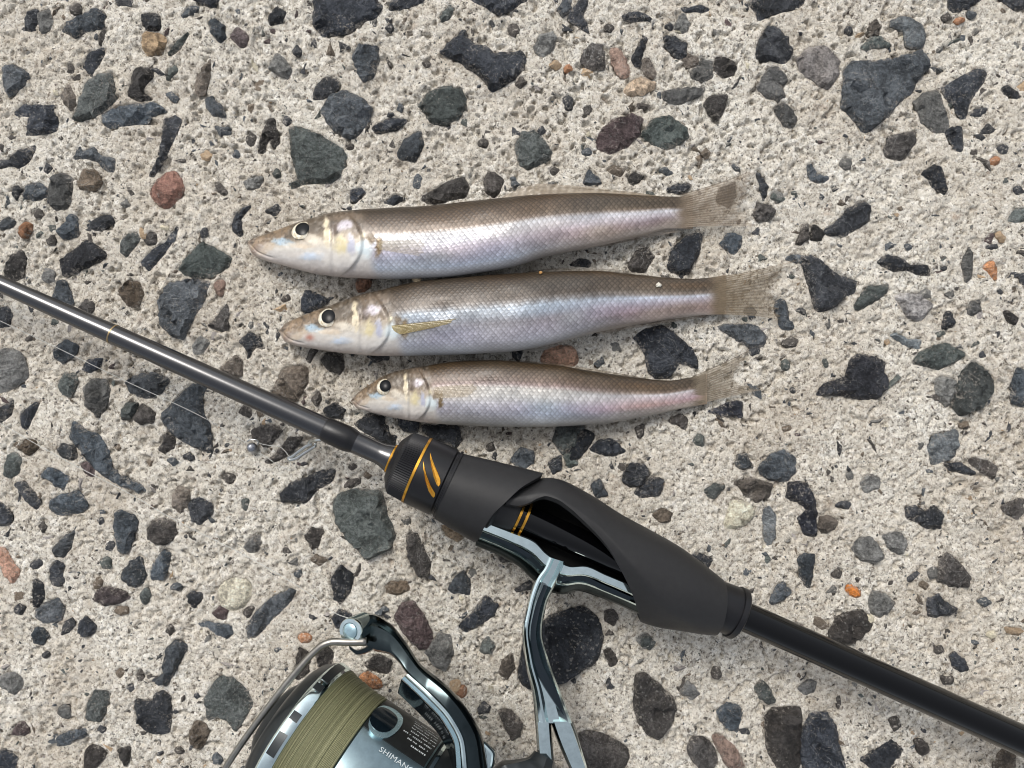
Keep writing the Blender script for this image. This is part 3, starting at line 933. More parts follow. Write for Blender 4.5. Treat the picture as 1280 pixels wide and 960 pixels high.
# ------------------------------------------------------------------ the concrete: one sheet, fine relief where the photo looks
STEP = 0.42
XS = np.arange(-192, 192.01, STEP)
YS = np.arange(-147, 147.01, STEP)
GX, GY = np.meshgrid(XS, YS, indexing='ij')
mask = np.zeros(GX.shape, np.float32)
for code, P in polys:
    lo, hi = P.min(0) - 1, P.max(0) + 1
    i0, i1 = np.searchsorted(XS, [lo[0], hi[0]]); j0, j1 = np.searchsorted(YS, [lo[1], hi[1]])
    if i1 > i0 and j1 > j0:
        sub = inside(P, GX[i0:i1, j0:j1], GY[i0:i1, j0:j1])
        mask[i0:i1, j0:j1] = np.maximum(mask[i0:i1, j0:j1], sub)
RAWMASK = mask > 0.5


def blur(a, r):
    for ax in (0, 1):
        s = np.zeros_like(a)
        for k in range(-r, r + 1):
            s += np.roll(a, k, ax)
        a = s / (2 * r + 1)
    return a


msoft = blur(blur(mask, 1), 1)
H = (vnoise(GX / 22, GY / 22, 1) - 0.5) * 1.1 + (vnoise(GX / 7, GY / 7, 2) - 0.5) * 0.75
RGH = 0.35 + 0.95 * sstep(0.3, 0.7, vnoise(GX / 26, GY / 26, 19))        # smoother and rougher patches of cement
H += RGH * (vnoise(GX / 2.6, GY / 2.6, 4) - 0.5) * 0.6 + RGH * (vnoise(GX / 1.25, GY / 1.25, 5) - 0.5) * 0.48
H += (vnoise(GX / 0.8, GY / 0.8, 6) - 0.5) * 0.26 + (RNG.random(GX.shape) - 0.5) * 0.10
pit = np.clip((vnoise(GX / 2.1, GY / 2.1, 8) * 0.6 + vnoise(GX / 1.0, GY / 1.0, 12) * 0.4 - 0.645) / 0.12, 0, 1)
H -= pit * 1.9 * (0.3 + 0.7 * vnoise(GX / 30, GY / 30, 14))
for pts, w, dep in (([(1240, 632), (1248, 662), (1257, 690), (1258, 720), (1264, 748), (1262, 775)], 0.35, 0.8),
                    ([(1100, 505), (1132, 520), (1143, 545), (1152, 562)], 0.3, 0.5)):
    q = polyline([((x - 640) * PXW, (480 - y) * PXW) for x, y in pts], 60)
    q += (RNG.random(q.shape) - 0.5) * 0.9
    lo, hi = q.min(0) - 2, q.max(0) + 2
    i0, i1 = np.searchsorted(XS, [lo[0], hi[0]]); j0, j1 = np.searchsorted(YS, [lo[1], hi[1]])
    X, Y = GX[i0:i1, j0:j1], GY[i0:i1, j0:j1]
    d = np.full(X.shape, 9.0)
    for a, b in zip(q[:-1], q[1:]):
        ab = b - a
        t = np.clip(((X - a[0]) * ab[0] + (Y - a[1]) * ab[1]) / (ab @ ab + 1e-9), 0, 1)
        d = np.minimum(d, np.hypot(X - a[0] - t * ab[0], Y - a[1] - t * ab[1]))
    H[i0:i1, j0:j1] -= dep * np.exp(-(d / w) ** 2)
fade = sstep(0, 6, np.minimum(192 - np.abs(GX), 147 - np.abs(GY)))
H = (H * (1 - 0.6 * msoft) - 1.5 * msoft ** 1.6) * fade
nx, ny = GX.shape
verts = np.stack([GX, GY, H], -1).reshape(-1, 3) * MM
faces = grid_faces(nx, ny)
# skirt to a wide flat slab
BIG = 1500.0
corner = np.array([[-BIG, -BIG, 0], [BIG, -BIG, 0], [BIG, BIG, 0], [-BIG, BIG, 0]]) * MM
b0 = len(verts)
verts = np.vstack([verts, corner])
idx = lambda i, j: i * ny + j
c4 = [idx(0, 0), idx(nx - 1, 0), idx(nx - 1, ny - 1), idx(0, ny - 1)]
sk = np.array([[b0 + k, b0 + (k + 1) % 4, c4[(k + 1) % 4], c4[k]] for k in range(4)])
ground = link('concrete_ground', mesh_np('concrete_ground', verts, np.vstack([faces, sk])), M_CONC)
tag(ground, 'pale sandy concrete slab with dark broken stones showing in its surface', kind='structure')

# the largest stones are pieces of their own; the smallest and the loose grit are one mass
polys.sort(key=lambda q: -abs(poly_area(q[1])))
N_SINGLE = 285
small_v, small_f, small_c, small_n = [], [], [], 0
for k, (code, P) in enumerate(polys):
    rnd = np.random.default_rng(100 + k)
    V, F, rim, c = stone_mesh(P, code, rnd)
    if k < N_SINGLE:
        V[:, 0] -= c[0]; V[:, 1] -= c[1]
        me = mesh_np('stone', V * MM, F, True, 17)
        attr_f(me, 'rim', rim)
        o = link('stone', me, STONE_MAT[code], ground)
        o.location = (c[0] * MM, c[1] * MM, 0)
    else:
        small_v.append(V); small_f += [tuple(i + small_n for i in f) for f in F]
        small_c.append(np.tile(lin(STONE_RGB[code]), (len(V), 1)) * rnd.uniform(0.7, 1.3)); small_n += len(V)

ICO = bmesh.new()
bmesh.ops.create_icosphere(ICO, subdivisions=1, radius=1.0)
ICO_V = np.array([v.co[:] for v in ICO.verts]); ICO_F = [tuple(v.index for v in f.verts) for f in ICO.faces]
ICO.free()
gr = np.random.default_rng(77)
codes = list('kkkkkkssssgggeeddddddbbbbptwll')
n_in = 0
for k in range(7500):
    x, y = gr.uniform(-188, 188), gr.uniform(-143, 143)
    i, j = int((x + 192) / STEP), int((y + 147) / STEP)
    if msoft[i, j] > 0.02:
        continue
    r = 0.24 + 0.3 * gr.random() + (1.5 * gr.random() ** 2.6 if gr.random() < 0.42 else 0)
    code = codes[int(gr.integers(len(codes)))]
    a = gr.uniform(0, 6.28)
    V = ICO_V * (1 + (gr.random((len(ICO_V), 1)) - 0.5) * 1.0) * np.array([r * gr.uniform(0.8, 1.9), r * gr.uniform(0.55, 1.0), r * 0.75])
    V = np.stack([V[:, 0] * math.cos(a) - V[:, 1] * math.sin(a) + x, V[:, 0] * math.sin(a) + V[:, 1] * math.cos(a) + y, V[:, 2] + H[i, j] - r * 0.45], -1)
    small_v.append(V); small_f += [tuple(q + small_n for q in f) for f in ICO_F]
    small_c.append(np.tile(lin(STONE_RGB[code]), (len(V), 1)) * gr.uniform(0.65, 1.35)); small_n += len(V)
# beyond the frame the slab goes on with its stones
for k in range(900):
    a = gr.uniform(0, 6.28)
    x, y = gr.uniform(-420, 420), gr.uniform(-360, 360)
    if abs(x) < 190 and abs(y) < 145:
        continue
    r = 1.2 + 6.5 * gr.random() ** 2
    code = codes[int(gr.integers(19))]
    V = ICO_V * (1 + (gr.random((len(ICO_V), 1)) - 0.5) * 0.6) * np.array([r * gr.uniform(0.9, 1.6), r * gr.uniform(0.6, 1.0), min(1.3, r * 0.4)])
    V = np.stack([V[:, 0] * math.cos(a) - V[:, 1] * math.sin(a) + x, V[:, 0] * math.sin(a) + V[:, 1] * math.cos(a) + y, V[:, 2] - 0.35], -1)
    small_v.append(V); small_f += [tuple(q + small_n for q in f) for f in ICO_F]
    small_c.append(np.tile(lin(STONE_RGB[code]), (len(V), 1))); small_n += len(V)


def grit_material():
    nt = NT('grit')
    p = nt.pos()
    a = nt.n('Attribute', attribute_name='Col').outputs['Color']
    n = nt.noise(p, 1.4, 4, 0.65)
    c = nt.mix(nt.ramp(n, [(0.35, (0, 0, 0)), (0.7, (1, 1, 1))]), nt.mix(1.0, a, (0.55, 0.55, 0.55, 1), 'MULTIPLY'), nt.mix(0.12, a, (0.5, 0.46, 0.4, 1)))
    film = nt.ramp(nt.noise(p, 0.8, 4, 0.7), [(0.55, (0, 0, 0)), (0.7, (0.7, 0.7, 0.7))])
    c = nt.mix(film, c, CEMENT)
    return nt.done(principled(nt, Base_Color=c, Roughness=0.75, Normal=nt.bump(n, 0.0006)))


me = mesh_np('grit', np.vstack(small_v) * MM, small_f, True, 40)
attr_col(me, 'Col', np.vstack(small_c))
tag(link('grit', me, grit_material(), ground), kind='stuff')

# ------------------------------------------------------------------ fish
def fish_material():
    nt = NT('fish_skin')
    uv = nt.n('UVMap', uv_map='scales').outputs[0]
    p = nt.objpos()
    wob = nt.n('TexNoise', {'Vector': p, 'Scale': 0.25, 'Detail': 2.0})
    uvw = nt.n('VectorMath', {0: wob.outputs['Color'], 1: (0.5, 0.5, 0), 2: uv}, operation='MULTIPLY_ADD').outputs[0]
    s = nt.n('SeparateXYZ', {0: uvw})
    u, v = s.outputs[0], s.outputs[1]
    a = nt.math('FRACT', nt.math('ADD', u, v))
    b = nt.math('FRACT', nt.math('SUBTRACT', u, v))
    h = nt.math('MAXIMUM', a, b)
    sc = nt.n('Attribute', attribute_name='scaly').outputs['Fac']
    col = nt.n('Attribute', attribute_name='Col').outputs['Color']
    sil = nt.n('Attribute', attribute_name='silver').outputs['Fac']
    edge = nt.math('MULTIPLY', nt.ramp(h, [(0.52, (0, 0, 0)), (0.84, (1, 1, 1))]), sc)
    # per-scale glint
    cell = nt.n('CombineXYZ', {0: nt.math('FLOOR', nt.math('ADD', u, v)), 1: nt.math('FLOOR', nt.math('SUBTRACT', u, v))}).outputs[0]
    wnz = nt.n('TexWhiteNoise', {'Vector': cell}, noise_dimensions='3D').outputs[0]
    tint = nt.math('MULTIPLY_ADD', nt.math('MULTIPLY', nt.math('SUBTRACT', wnz, 0.5), sc), 0.38, 1.0)
    tintc = nt.n('CombineXYZ', {0: tint, 1: tint, 2: tint}).outputs[0]
    c = nt.mix(1.0, col, tintc, 'MULTIPLY')
    dark = nt.mix(1.0, c, (0.42, 0.385, 0.36, 1), 'MULTIPLY')
    c = nt.mix(nt.math('MULTIPLY', edge, nt.math('MULTIPLY_ADD', sil, -0.62, 0.85)), c, dark)
    mot = nt.noise(p, 0.7, 4, 0.65)
    c = nt.mix(nt.ramp(mot, [(0.4, (0, 0, 0)), (0.75, (0.3, 0.3, 0.3))]), c, nt.mix(1.0, c, (0.72, 0.70, 0.68, 1), 'MULTIPLY'))
    hh = nt.math('ADD', nt.math('MULTIPLY', nt.math('MULTIPLY', h, sc), 0.9), nt.math('MULTIPLY', nt.noise(p, 2.2, 3), 0.35))
    nrm = nt.bump(hh, 0.0002, 0.7)
    ro = nt.math('MULTIPLY_ADD', mot, 0.25, 0.27)
    return nt.done(principled(nt, Base_Color=c, Roughness=ro, Metallic=nt.math('MULTIPLY', sil, 0.45), Normal=nrm, Specular_IOR_Level=0.42,
                              Coat_Weight=0.12, Coat_Roughness=0.2, Subsurface_Weight=0.0))


def fin_material():
    nt = NT('fin_membrane')
    p = nt.objpos()
    col = nt.n('Attribute', attribute_name='Col').outputs['Color']
    al = nt.n('Attribute', attribute_name='alpha').outputs['Fac']
    n = nt.noise(p, 0.9, 4, 0.6)
    c = nt.mix(nt.ramp(n, [(0.4, (0, 0, 0)), (0.7, (0.5, 0.5, 0.5))]), col, nt.mix(1.0, col, (0.6, 0.58, 0.55, 1), 'MULTIPLY'))
    sh = nt.n('BsdfPrincipled', {'Base Color': c, 'Roughness': 0.35, 'Alpha': al, 'Coat Weight': 0.2}).outputs[0]
    tr = nt.n('BsdfTranslucent', {'Color': c}).outputs[0]
    tp = nt.n('BsdfTransparent').outputs[0]
    mx = nt.n('MixShader', {0: al, 1: tp, 2: tr}).outputs[0]
    return nt.done(nt.n('MixShader', {0: 0.12, 1: sh, 2: mx}).outputs[0])


M_FISH = fish_material()
M_FIN = fin_material()


def iris_material():
    nt = NT('fish_iris')
    p = nt.objpos()
    c = nt.ramp(nt.noise(p, 1.2, 3), [(0.3, lin4((196, 176, 138))), (0.6, lin4((240, 234, 216)))])
    return nt.done(principled(nt, Base_Color=c, Roughness=0.22, Metallic=0.25, Coat_Weight=0.8))


M_IRIS = iris_material()
M_PUPIL = simple('fish_pupil', (6, 8, 13), 0.3, coat=0.0, spec=0.22, grain=0.02)

# head markings, in the pixel frame of the top fish (centre, radii, turn, colour, weight)
HEAD = [
    (372, 281, 60, 12, 0.28, (98, 82, 62), 0.75), (345, 293, 22, 7, 0.5, (142, 112, 78), 0.8), (322, 303, 12, 4, 0.75, (168, 136, 100), 0.7),
    (333, 311, 13, 5, 0.6, (204, 178, 146), 0.7), (318, 312, 12, 4, 0.55, (150, 124, 106), 0.6), (340, 292, 3, 2.2, 0.4, (92, 74, 56), 0.8), (372, 274, 40, 4, 0.33, (98, 80, 60), 0.7), (355, 303, 15, 4.6, -0.18, (158, 186, 206), 0.95), (375, 307, 18, 3.6, -0.1, (218, 196, 166), 0.85),
    (395, 301, 14, 6, -0.35, (226, 214, 190), 0.8), (409, 292, 4.2, 19, 0.03, (232, 214, 174), 0.95), (407, 281, 3.6, 8, 0.1, (226, 206, 160), 0.9),
    (390, 321, 17, 5.2, -0.04, (190, 206, 226), 0.95), (370, 319, 12, 4, 0.1, (214, 204, 192), 0.6), (419, 286, 7, 8, 0.0, (108, 88, 72), 0.9), (433, 272, 22, 6, 0.05, (132, 108, 84), 0.7),
    (432, 283, 11, 5.8, 0.12, (190, 180, 192), 0.95), (446, 286, 5, 9, 0.0, (120, 100, 82), 0.75), (426, 306, 7, 13, 0.05, (222, 204, 146), 0.9), (418, 306, 4, 11, 0.0, (214, 198, 160), 0.6),
    (439, 306, 4.4, 13, 0.12, (180, 182, 204), 0.95), (455, 312, 11, 12, 0.1, (214, 230, 234), 0.97), (448, 322, 12, 6, 0.1, (222, 226, 224), 0.7),
    (454, 294, 3.2, 3.2, 0, (232, 216, 168), 0.9), (464, 298, 7, 7, 0.5, (126, 104, 76), 0.85), (473, 309, 4.2, 13, -0.1, (136, 108, 66), 0.9), (425, 322, 30, 8, 0.0, (226, 218, 206), 0.6),
]
F1 = dict(
    top=[(310, 302), (316, 298), (330, 293), (350, 286), (372, 278), (395, 271), (413, 266), (454, 261.5), (490, 259.5), (536, 257), (590, 251), (640, 246), (666, 243.5), (742, 241), (803, 244), (848, 246), (866, 243)],
    bot=[(310, 307), (316, 318), (330, 325), (358, 333), (399, 343), (440, 347.5), (495, 349), (563, 346), (600, 341), (640, 334), (681, 321.5), (742, 309), (803, 295), (839, 286), (866, 286)],
    crescent=473.0, dt=0.0, eye=(377.5, 287.5, 8.2), iris=11.0,
    mid=[(-1, (196, 190, 182)), (-0.86, (214, 210, 206)), (-0.7, (200, 207, 214)), (-0.48, (190, 190, 196)), (-0.25, (212, 202, 208)), (0.0, (226, 222, 222)), (0.24, (228, 224, 220)),
         (0.34, (176, 156, 140)), (0.55, (128, 106, 86)), (0.8, (100, 82, 64)), (1, (84, 68, 52))],
    tail=[(-1, (176, 160, 144)), (-0.6, (174, 156, 140)), (-0.35, (180, 162, 152)), (-0.15, (218, 202, 198)), (0.15, (228, 220, 216)), (0.32, (150, 130, 110)), (0.6, (122, 104, 84)), (1, (98, 82, 64))],
)
F2 = dict(
    top=[(350, 412), (356, 405), (370, 398), (390, 390), (405, 384.5), (442, 371), (481, 361), (522, 352), (580, 346), (640, 342), (681, 339.5), (742, 338.5), (803, 344), (864, 348.5), (894, 346), (908, 343)],
    bot=[(350, 416), (356, 427), (368, 431.5), (392, 436), (430, 441.5), (480, 445), (560, 443.5), (640, 439.5), (666, 435.5), (711, 425), (757, 413), (803, 405), (848, 397.5), (879, 394), (908, 393)],
    crescent=506.0, dt=0.16, eye=(410, 396.5, 8.0), iris=10.4,
    mid=[(-1, (200, 196, 188)), (-0.9, (214, 212, 210)), (-0.72, (198, 198, 203)), (-0.45, (184, 184, 188)), (-0.25, (160, 158, 160)), (-0.05, (174, 180, 186)), (0.12, (196, 204, 210)),
         (0.26, (160, 154, 148)), (0.4, (124, 108, 95)), (0.7, (106, 92, 77)), (1, (88, 74, 58))],
    tail=[(-1, (170, 152, 136)), (-0.55, (168, 146, 136)), (-0.3, (190, 172, 172)), (-0.1, (208, 198, 202)), (0.08, (216, 216, 220)), (0.2, (148, 132, 116)), (0.6, (124, 106, 88)), (1, (98, 82, 64))],
)
F3 = dict(
    top=[(440, 499), (446, 492), (455, 485), (464, 479.5), (479, 470), (497, 463.5), (534, 457), (573, 451.5), (617, 450), (660, 453), (700, 457), (732, 462.5), (784, 470), (836, 475.5), (862, 472), (884, 467)],
    bot=[(440, 503), (446, 510), (455, 513), (475, 518.5), (497, 523), (525, 527.5), (573, 531.5), (639, 533.5), (680, 533.5), (720, 532), (758, 529), (810, 520), (849, 511.5), (872, 507), (884, 505)],
    crescent=551.0, dt=0.17, eye=(481, 483, 6.6), iris=8.6,
    mid=[(-1, (186, 182, 174)), (-0.85, (206, 204, 200)), (-0.6, (194, 197, 203)), (-0.35, (203, 203, 207)), (-0.1, (222, 216, 206)), (0.18, (214, 204, 190)), (0.32, (186, 160, 150)),
         (0.52, (148, 122, 104)), (0.75, (116, 96, 74)), (1, (84, 70, 52))],
    tail=[(-1, (168, 156, 142)), (-0.7, (172, 158, 148)), (-0.45, (206, 170, 166)), (-0.2, (222, 196, 194)), (0.1, (226, 216, 212)), (0.24, (146, 124, 104)), (0.6, (118, 98, 76)), (1, (90, 74, 56))],
)


def prof(stops, t):
    ts = [s[0] for s in stops]
    return np.stack([np.interp(t, ts, [s[1][k] for s in stops]) for k in range(3)], -1)


def fish_axes(F):
    return (lambda x: catmull(*zip(*F['top']), x)), (lambda x: catmull(*zip(*F['bot']), x))


T1, B1 = fish_axes(F1)


def build_fish(F, label, seed):
    topf, botf = fish_axes(F)
    x0, x1 = F['top'][0][0], F['top'][-1][0]
    NS, NV = 300, 112
    tau = np.linspace(0, 1, NS) ** 1.25
    xs = x0 + (x1 - x0) * tau
    ty, by = topf(xs), botf(xs)
    c = (ty + by) / 2; a = (by - ty) / 2
    kb = catmull([0, 0.08, 0.25, 0.5, 0.84, 1.0], [0.9, 0.74, 0.66, 0.66, 0.50, 0.04], tau)
    bm = a * kb * PXW                                  # half thickness, mm
    bmax = bm.max()
    zc = bm + np.where(tau < 0.3, 0.30 * (bmax - bm), 0.16 * (bmax - bm)) + 0.7
    phi = np.linspace(-math.pi / 2, 1.5 * math.pi, NV, endpoint=False)
    T, X = np.meshgrid(np.sin(phi), xs)
    CO = np.cos(phi)[None, :] + 0 * X
    A, Bm, C, Z = (q[:, None] + 0 * X for q in (a, bm, c, zc))
    PY = C - A * T
    tt = T + F['dt'] * (1 - T * T)                     # the lower fish are rolled a little, showing more back
    # place on the head of the top fish, for the markings
    px1 = 310 + (X - x0) * (473 - 310) / (F['crescent'] - x0)
    c1 = (T1(px1) + B1(px1)) / 2; a1 = (B1(px1) - T1(px1)) / 2
    py1 = c1 - a1 * tt
    up = np.clip(CO * 4, 0, 1)
    # relief: gill cover, cheek, mouth, eye socket
    xe = 453 - ((py1 - 303) / 24) ** 2 * 9
    disp = 0.75 * sstep(398, 432, px1) * (1 - sstep(xe - 1.2, xe + 1.6, px1)) * np.clip(1.25 - np.abs(tt) ** 3, 0, 1)
    disp += 0.28 * np.exp(-((px1 - 411) / 3.2) ** 2) * (1 - tt ** 4)
    disp -= 0.22 * np.exp(-((px1 - 417) / 2.6) ** 2) * (1 - tt ** 4)
    ml = catmull([300, 311, 323, 339, 350], [300, 304, 316, 322, 324], px1)
    disp -= 0.7 * np.exp(-((py1 - ml) / 1.3) ** 2) * (1 - sstep(336, 344, px1)) * sstep(310, 313, px1)
    disp -= 0.35 * np.exp(-((px1 - 362) / 12) ** 2 - ((py1 - 303) / 4.5) ** 2)
    disp += 0.25 * np.exp(-((px1 - 390) / 16) ** 2 - ((py1 - 321) / 5) ** 2)
    disp += 0.20 * np.exp(-((px1 - 456) / 9) ** 2 - ((py1 - 312) / 10) ** 2)
    hk0 = 1 - sstep(452, 468, px1)
    rn = vnoise(X / 30 + seed, PY / 18, 21) - 0.5
    disp += rn * 0.5 * sstep(0.25, 0.4, tau)[:, None]
    disp += 0.16 * (vnoise(px1 / 3.2, py1 / 3.2 + seed, 81) - 0.5) * hk0
    disp *= up * (0.55 + 0.45 * A / A.max())
    NYp = T * 1.0; NZ = CO
    Zs = Z + Bm * np.sign(CO) * np.abs(CO) ** 0.8 + disp * NZ
    PYs = PY - disp * NYp / PXW
    V = at_np(X, PYs, Zs).reshape(-1, 3)
    org = at((x0 + x1) / 2, (F['top'][6][1] + F['bot'][6][1]) / 2, 0)
    # colours of the skin
    mid = prof(F['mid'], T); tl = prof(F['tail'], T)
    k = sstep(0.55, 0.86, tau)[:, None, None]
    body = mid * (1 - k) + tl * k
    wob = (vnoise(X / 46 + seed * 3, T * 2.2 + 7, 31) - 0.5)[..., None]
    body = body * (1 + 0.16 * wob) + np.array([10, 0, -10]) * (vnoise(X / 60 + seed, T * 3, 33) - 0.5)[..., None]
    iri = np.clip(1 - np.abs(T + 0.45) / 0.4, 0, 1)[..., None] * (vnoise(X / 34 + seed, T * 2, 35)[..., None] - 0.45)
    body = body + iri * np.array([8, -7, 6])
    dk = sstep(0.22, 0.42, T + 0.02 * wob[..., 0])[..., None]
    body = body * (1 - dk * np.array([0.29, 0.285, 0.295])) * (1 + (1 - dk) * np.array([-0.07, -0.05, -0.02]))
    hb = prof([(-1, (190, 178, 170)), (-0.6, (200, 195, 190)), (-0.1, (208, 203, 194)), (0.28, (152, 138, 120)), (0.46, (98, 86, 71)), (1, (66, 57, 47))], tt)
    snout = np.exp(-((px1 - 312) / 16) ** 2)[..., None]
    hb = hb * (1 - 0.7 * snout) + np.array([148, 130, 116]) * 0.7 * snout
    hk = 1 - sstep(452, 468, px1 + 10 * tt)
    colr = body * (1 - hk[..., None]) + hb * hk[..., None]
    wx = (vnoise(px1 / 6 + seed * 9, py1 / 6, 61) - 0.5) * 4 + (vnoise(px1 / 2.2, py1 / 2.2 + seed, 62) - 0.5) * 2.4
    wy = (vnoise(px1 / 6, py1 / 6 + seed * 7, 63) - 0.5) * 3 + (vnoise(px1 / 2.2 + seed, py1 / 2.2, 64) - 0.5) * 2.0
    for cx, cy, rx, ry, rot, rgb, wt in HEAD:
        dx, dy = px1 - cx + wx, py1 - cy + wy
        u = (dx * math.cos(rot) - dy * math.sin(rot)) / rx
        v = (dx * math.sin(rot) + dy * math.cos(rot)) / ry
        w = wt * np.exp(-(u * u + v * v) ** 3.0) * (0.78 + 0.44 * vnoise(px1 / 3.5 + seed * 5, py1 / 3.5, 41))
        w = np.clip(w, 0, 1)[..., None]
        rgb = np.array(rgb, float); rgb = rgb + (rgb.mean() - rgb) * 0.32
        colr = colr * (1 - w) + rgb * w
    if F is F2:
        w = np.clip(0.9 * np.exp(-((X - 387) / 5) ** 2 - ((PY - 422) / 4) ** 2), 0, 1)[..., None]
        colr = colr * (1 - w) + np.array([176, 120, 104]) * w
    if F is F2:                                        # dusky blotches along the flank
        for xb in range(535, 770, 19):
            w = 0.30 * np.exp(-((X - xb) / 5.5) ** 2 - ((T - 0.24) / 0.15) ** 2)[..., None]
            colr = colr * (1 - w) + np.array([92, 84, 78]) * w
    bars = np.clip(vnoise(X / 7 + seed, T * 0.6 + 2, 44) - 0.55, 0, 1)[..., None] * np.clip(1 - np.abs(T - 0.35) / 0.35, 0, 1)[..., None]
    colr = colr * (1 - 0.35 * bars * (tau > 0.3)[:, None, None])
    spk = np.clip((vnoise(px1 / 1.6 + seed, py1 / 1.6, 71) - 0.62) * 3, 0, 1) * hk * np.clip(tt * 1.6 + 0.15, 0, 1)
    colr = colr * (1 - 0.38 * spk[..., None])
    lite = np.clip((vnoise(px1 / 2.6 + seed * 2, py1 / 2.6, 73) - 0.6) * 2.5, 0, 1) * hk
    colr = colr + (np.array([238, 234, 228]) - colr) * 0.30 * lite[..., None]
    ke = sstep(0.92, 0.99, tau + 0.02 * (vnoise(T * 5, T * 0 + seed, 75) - 0.5))[..., None] if tau.ndim > 1 else sstep(0.955, 1.0, tau[:, None] + 0.03 * (vnoise(T * 5, T * 0 + seed, 75) - 0.5))[..., None]
    colr = colr * (1 - ke) + np.array([126, 111, 94]) * ke
    silver = np.interp(T, [-1, -0.7, -0.3, 0.1, 0.35, 0.6, 1], [0.25, 0.55, 0.75, 0.75, 0.25, 0.08, 0.04])
    silver = silver * (1 - 0.5 * hk)
    silver = silver * (1 - 0.8 * ke[..., 0])
    scaly = np.clip(1 - sstep(0.95, 0.99, tau)[:, None], 0, 1) * sstep(456, 470, px1 + 8 * tt)
    scaly = scaly * np.interp(T, [-1, -0.85, -0.6, 1], [0.15, 0.35, 0.9, 1.0])
    # close snout and tail
    faces = grid_faces(NS, NV, True)
    s0 = V[:NV].mean(0) + np.array([-0.5 * MM, 0, 0]); s1 = V[-NV:].mean(0)
    n = len(V)
    V = np.vstack([V, s0, s1]) - np.array(org)
    fl = [tuple(f) for f in faces]
    fl += [(n, (j + 1) % NV, j) for j in range(NV)]
    b = (NS - 1) * NV
    fl += [(n + 1, b + j, b + (j + 1) % NV) for j in range(NV)]
    me = bpy.data.meshes.new('body')
    me.from_pydata(V.tolist(), [], fl)
    me.polygons.foreach_set('use_smooth', np.ones(len(me.polygons), bool))
    ap = lambda q: np.r_[q.reshape(-1), q.reshape(-1)[0], q.reshape(-1)[-1]]
    cl = lin(np.clip(colr, 0, 255)).reshape(-1, 3)
    attr_col(me, 'Col', np.vstack([cl, cl[0], cl[-1]]))
    attr_f(me, 'silver', ap(silver)); attr_f(me, 'scaly', ap(scaly))
    per = np.where(phi <= math.pi / 2, phi, math.pi - phi)
    uu = ((X - x0) * PXW / 1.75); vv = (per[None, :] * A * 0.86 * PXW / 2.0)
    UV = np.stack([ap(uu), ap(vv)], -1)
    lay = me.uv_layers.new(name='scales')
    vi = np.empty(len(me.loops), np.int32); me.loops.foreach_get('vertex_index', vi)
    lay.data.foreach_set('uv', UV[vi].astype(np.float32).ravel())
    root = empty('whiting_fish', org)
    tag(root, label, 'fish', 'fish laid in a row on the concrete')
    link('body', me, M_FISH, root)

    def surf(px, py):
        aa = (botf(px) - topf(px)) / 2; cc = (botf(px) + topf(px)) / 2
        t = np.clip((cc - py) / aa, -0.98, 0.98)
        u = (np.clip((px - x0) / (x1 - x0), 0, 1))
        return np.interp(px, xs, zc) + np.interp(px, xs, bm) * np.sqrt(1 - t * t) ** 0.8, t

    # eye: iris dome with a pupil
    ex, ey, er = F['eye']
    ez, et = surf(ex, ey)
    nrm = Vector((-0.12, float(et) * 0.75, 0.9)).normalized()
    rot = nrm.to_track_quat('Z', 'Y').to_matrix().to_4x4()
    loc = at(ex, ey, float(ez) - 0.25) - Vector(org)
    e = link('eye', dome(F['iris'] * PXW * 1.2, 0.9, 28, 0.25), M_IRIS, root, Matrix.Translation(loc) @ rot)
    link('pupil', dome(er * PXW * 1.16, 0.45, 28, 0.0, 0.9), M_PUPIL, e, Matrix.Translation((-0.3 * MM, 0.15 * MM, 0.70 * MM)))
    return root, surf, org


def dome(r, h, n, skirt, squash=1.0):
    """shallow dome, radius r mm, height h mm."""
    V, Fc = [(0, 0, h)], []
    R = 7
    for i in range(1, R + 1):
        q = i / R
        for j in range(n):
            a = 2 * math.pi * j / n
            V.append((r * q * math.cos(a) * squash, r * q * math.sin(a), h * (1 - q * q) - (skirt if i == R else 0)))
    for j in range(n):
        Fc.append((0, 1 + j, 1 + (j + 1) % n))
    for i in range(R - 1):
        for j in range(n):
            a, b = 1 + i * n + j, 1 + i * n + (j + 1) % n
            Fc.append((a, a + n, b + n, b))
    return mesh_np('dome', np.array(V) * MM, Fc)


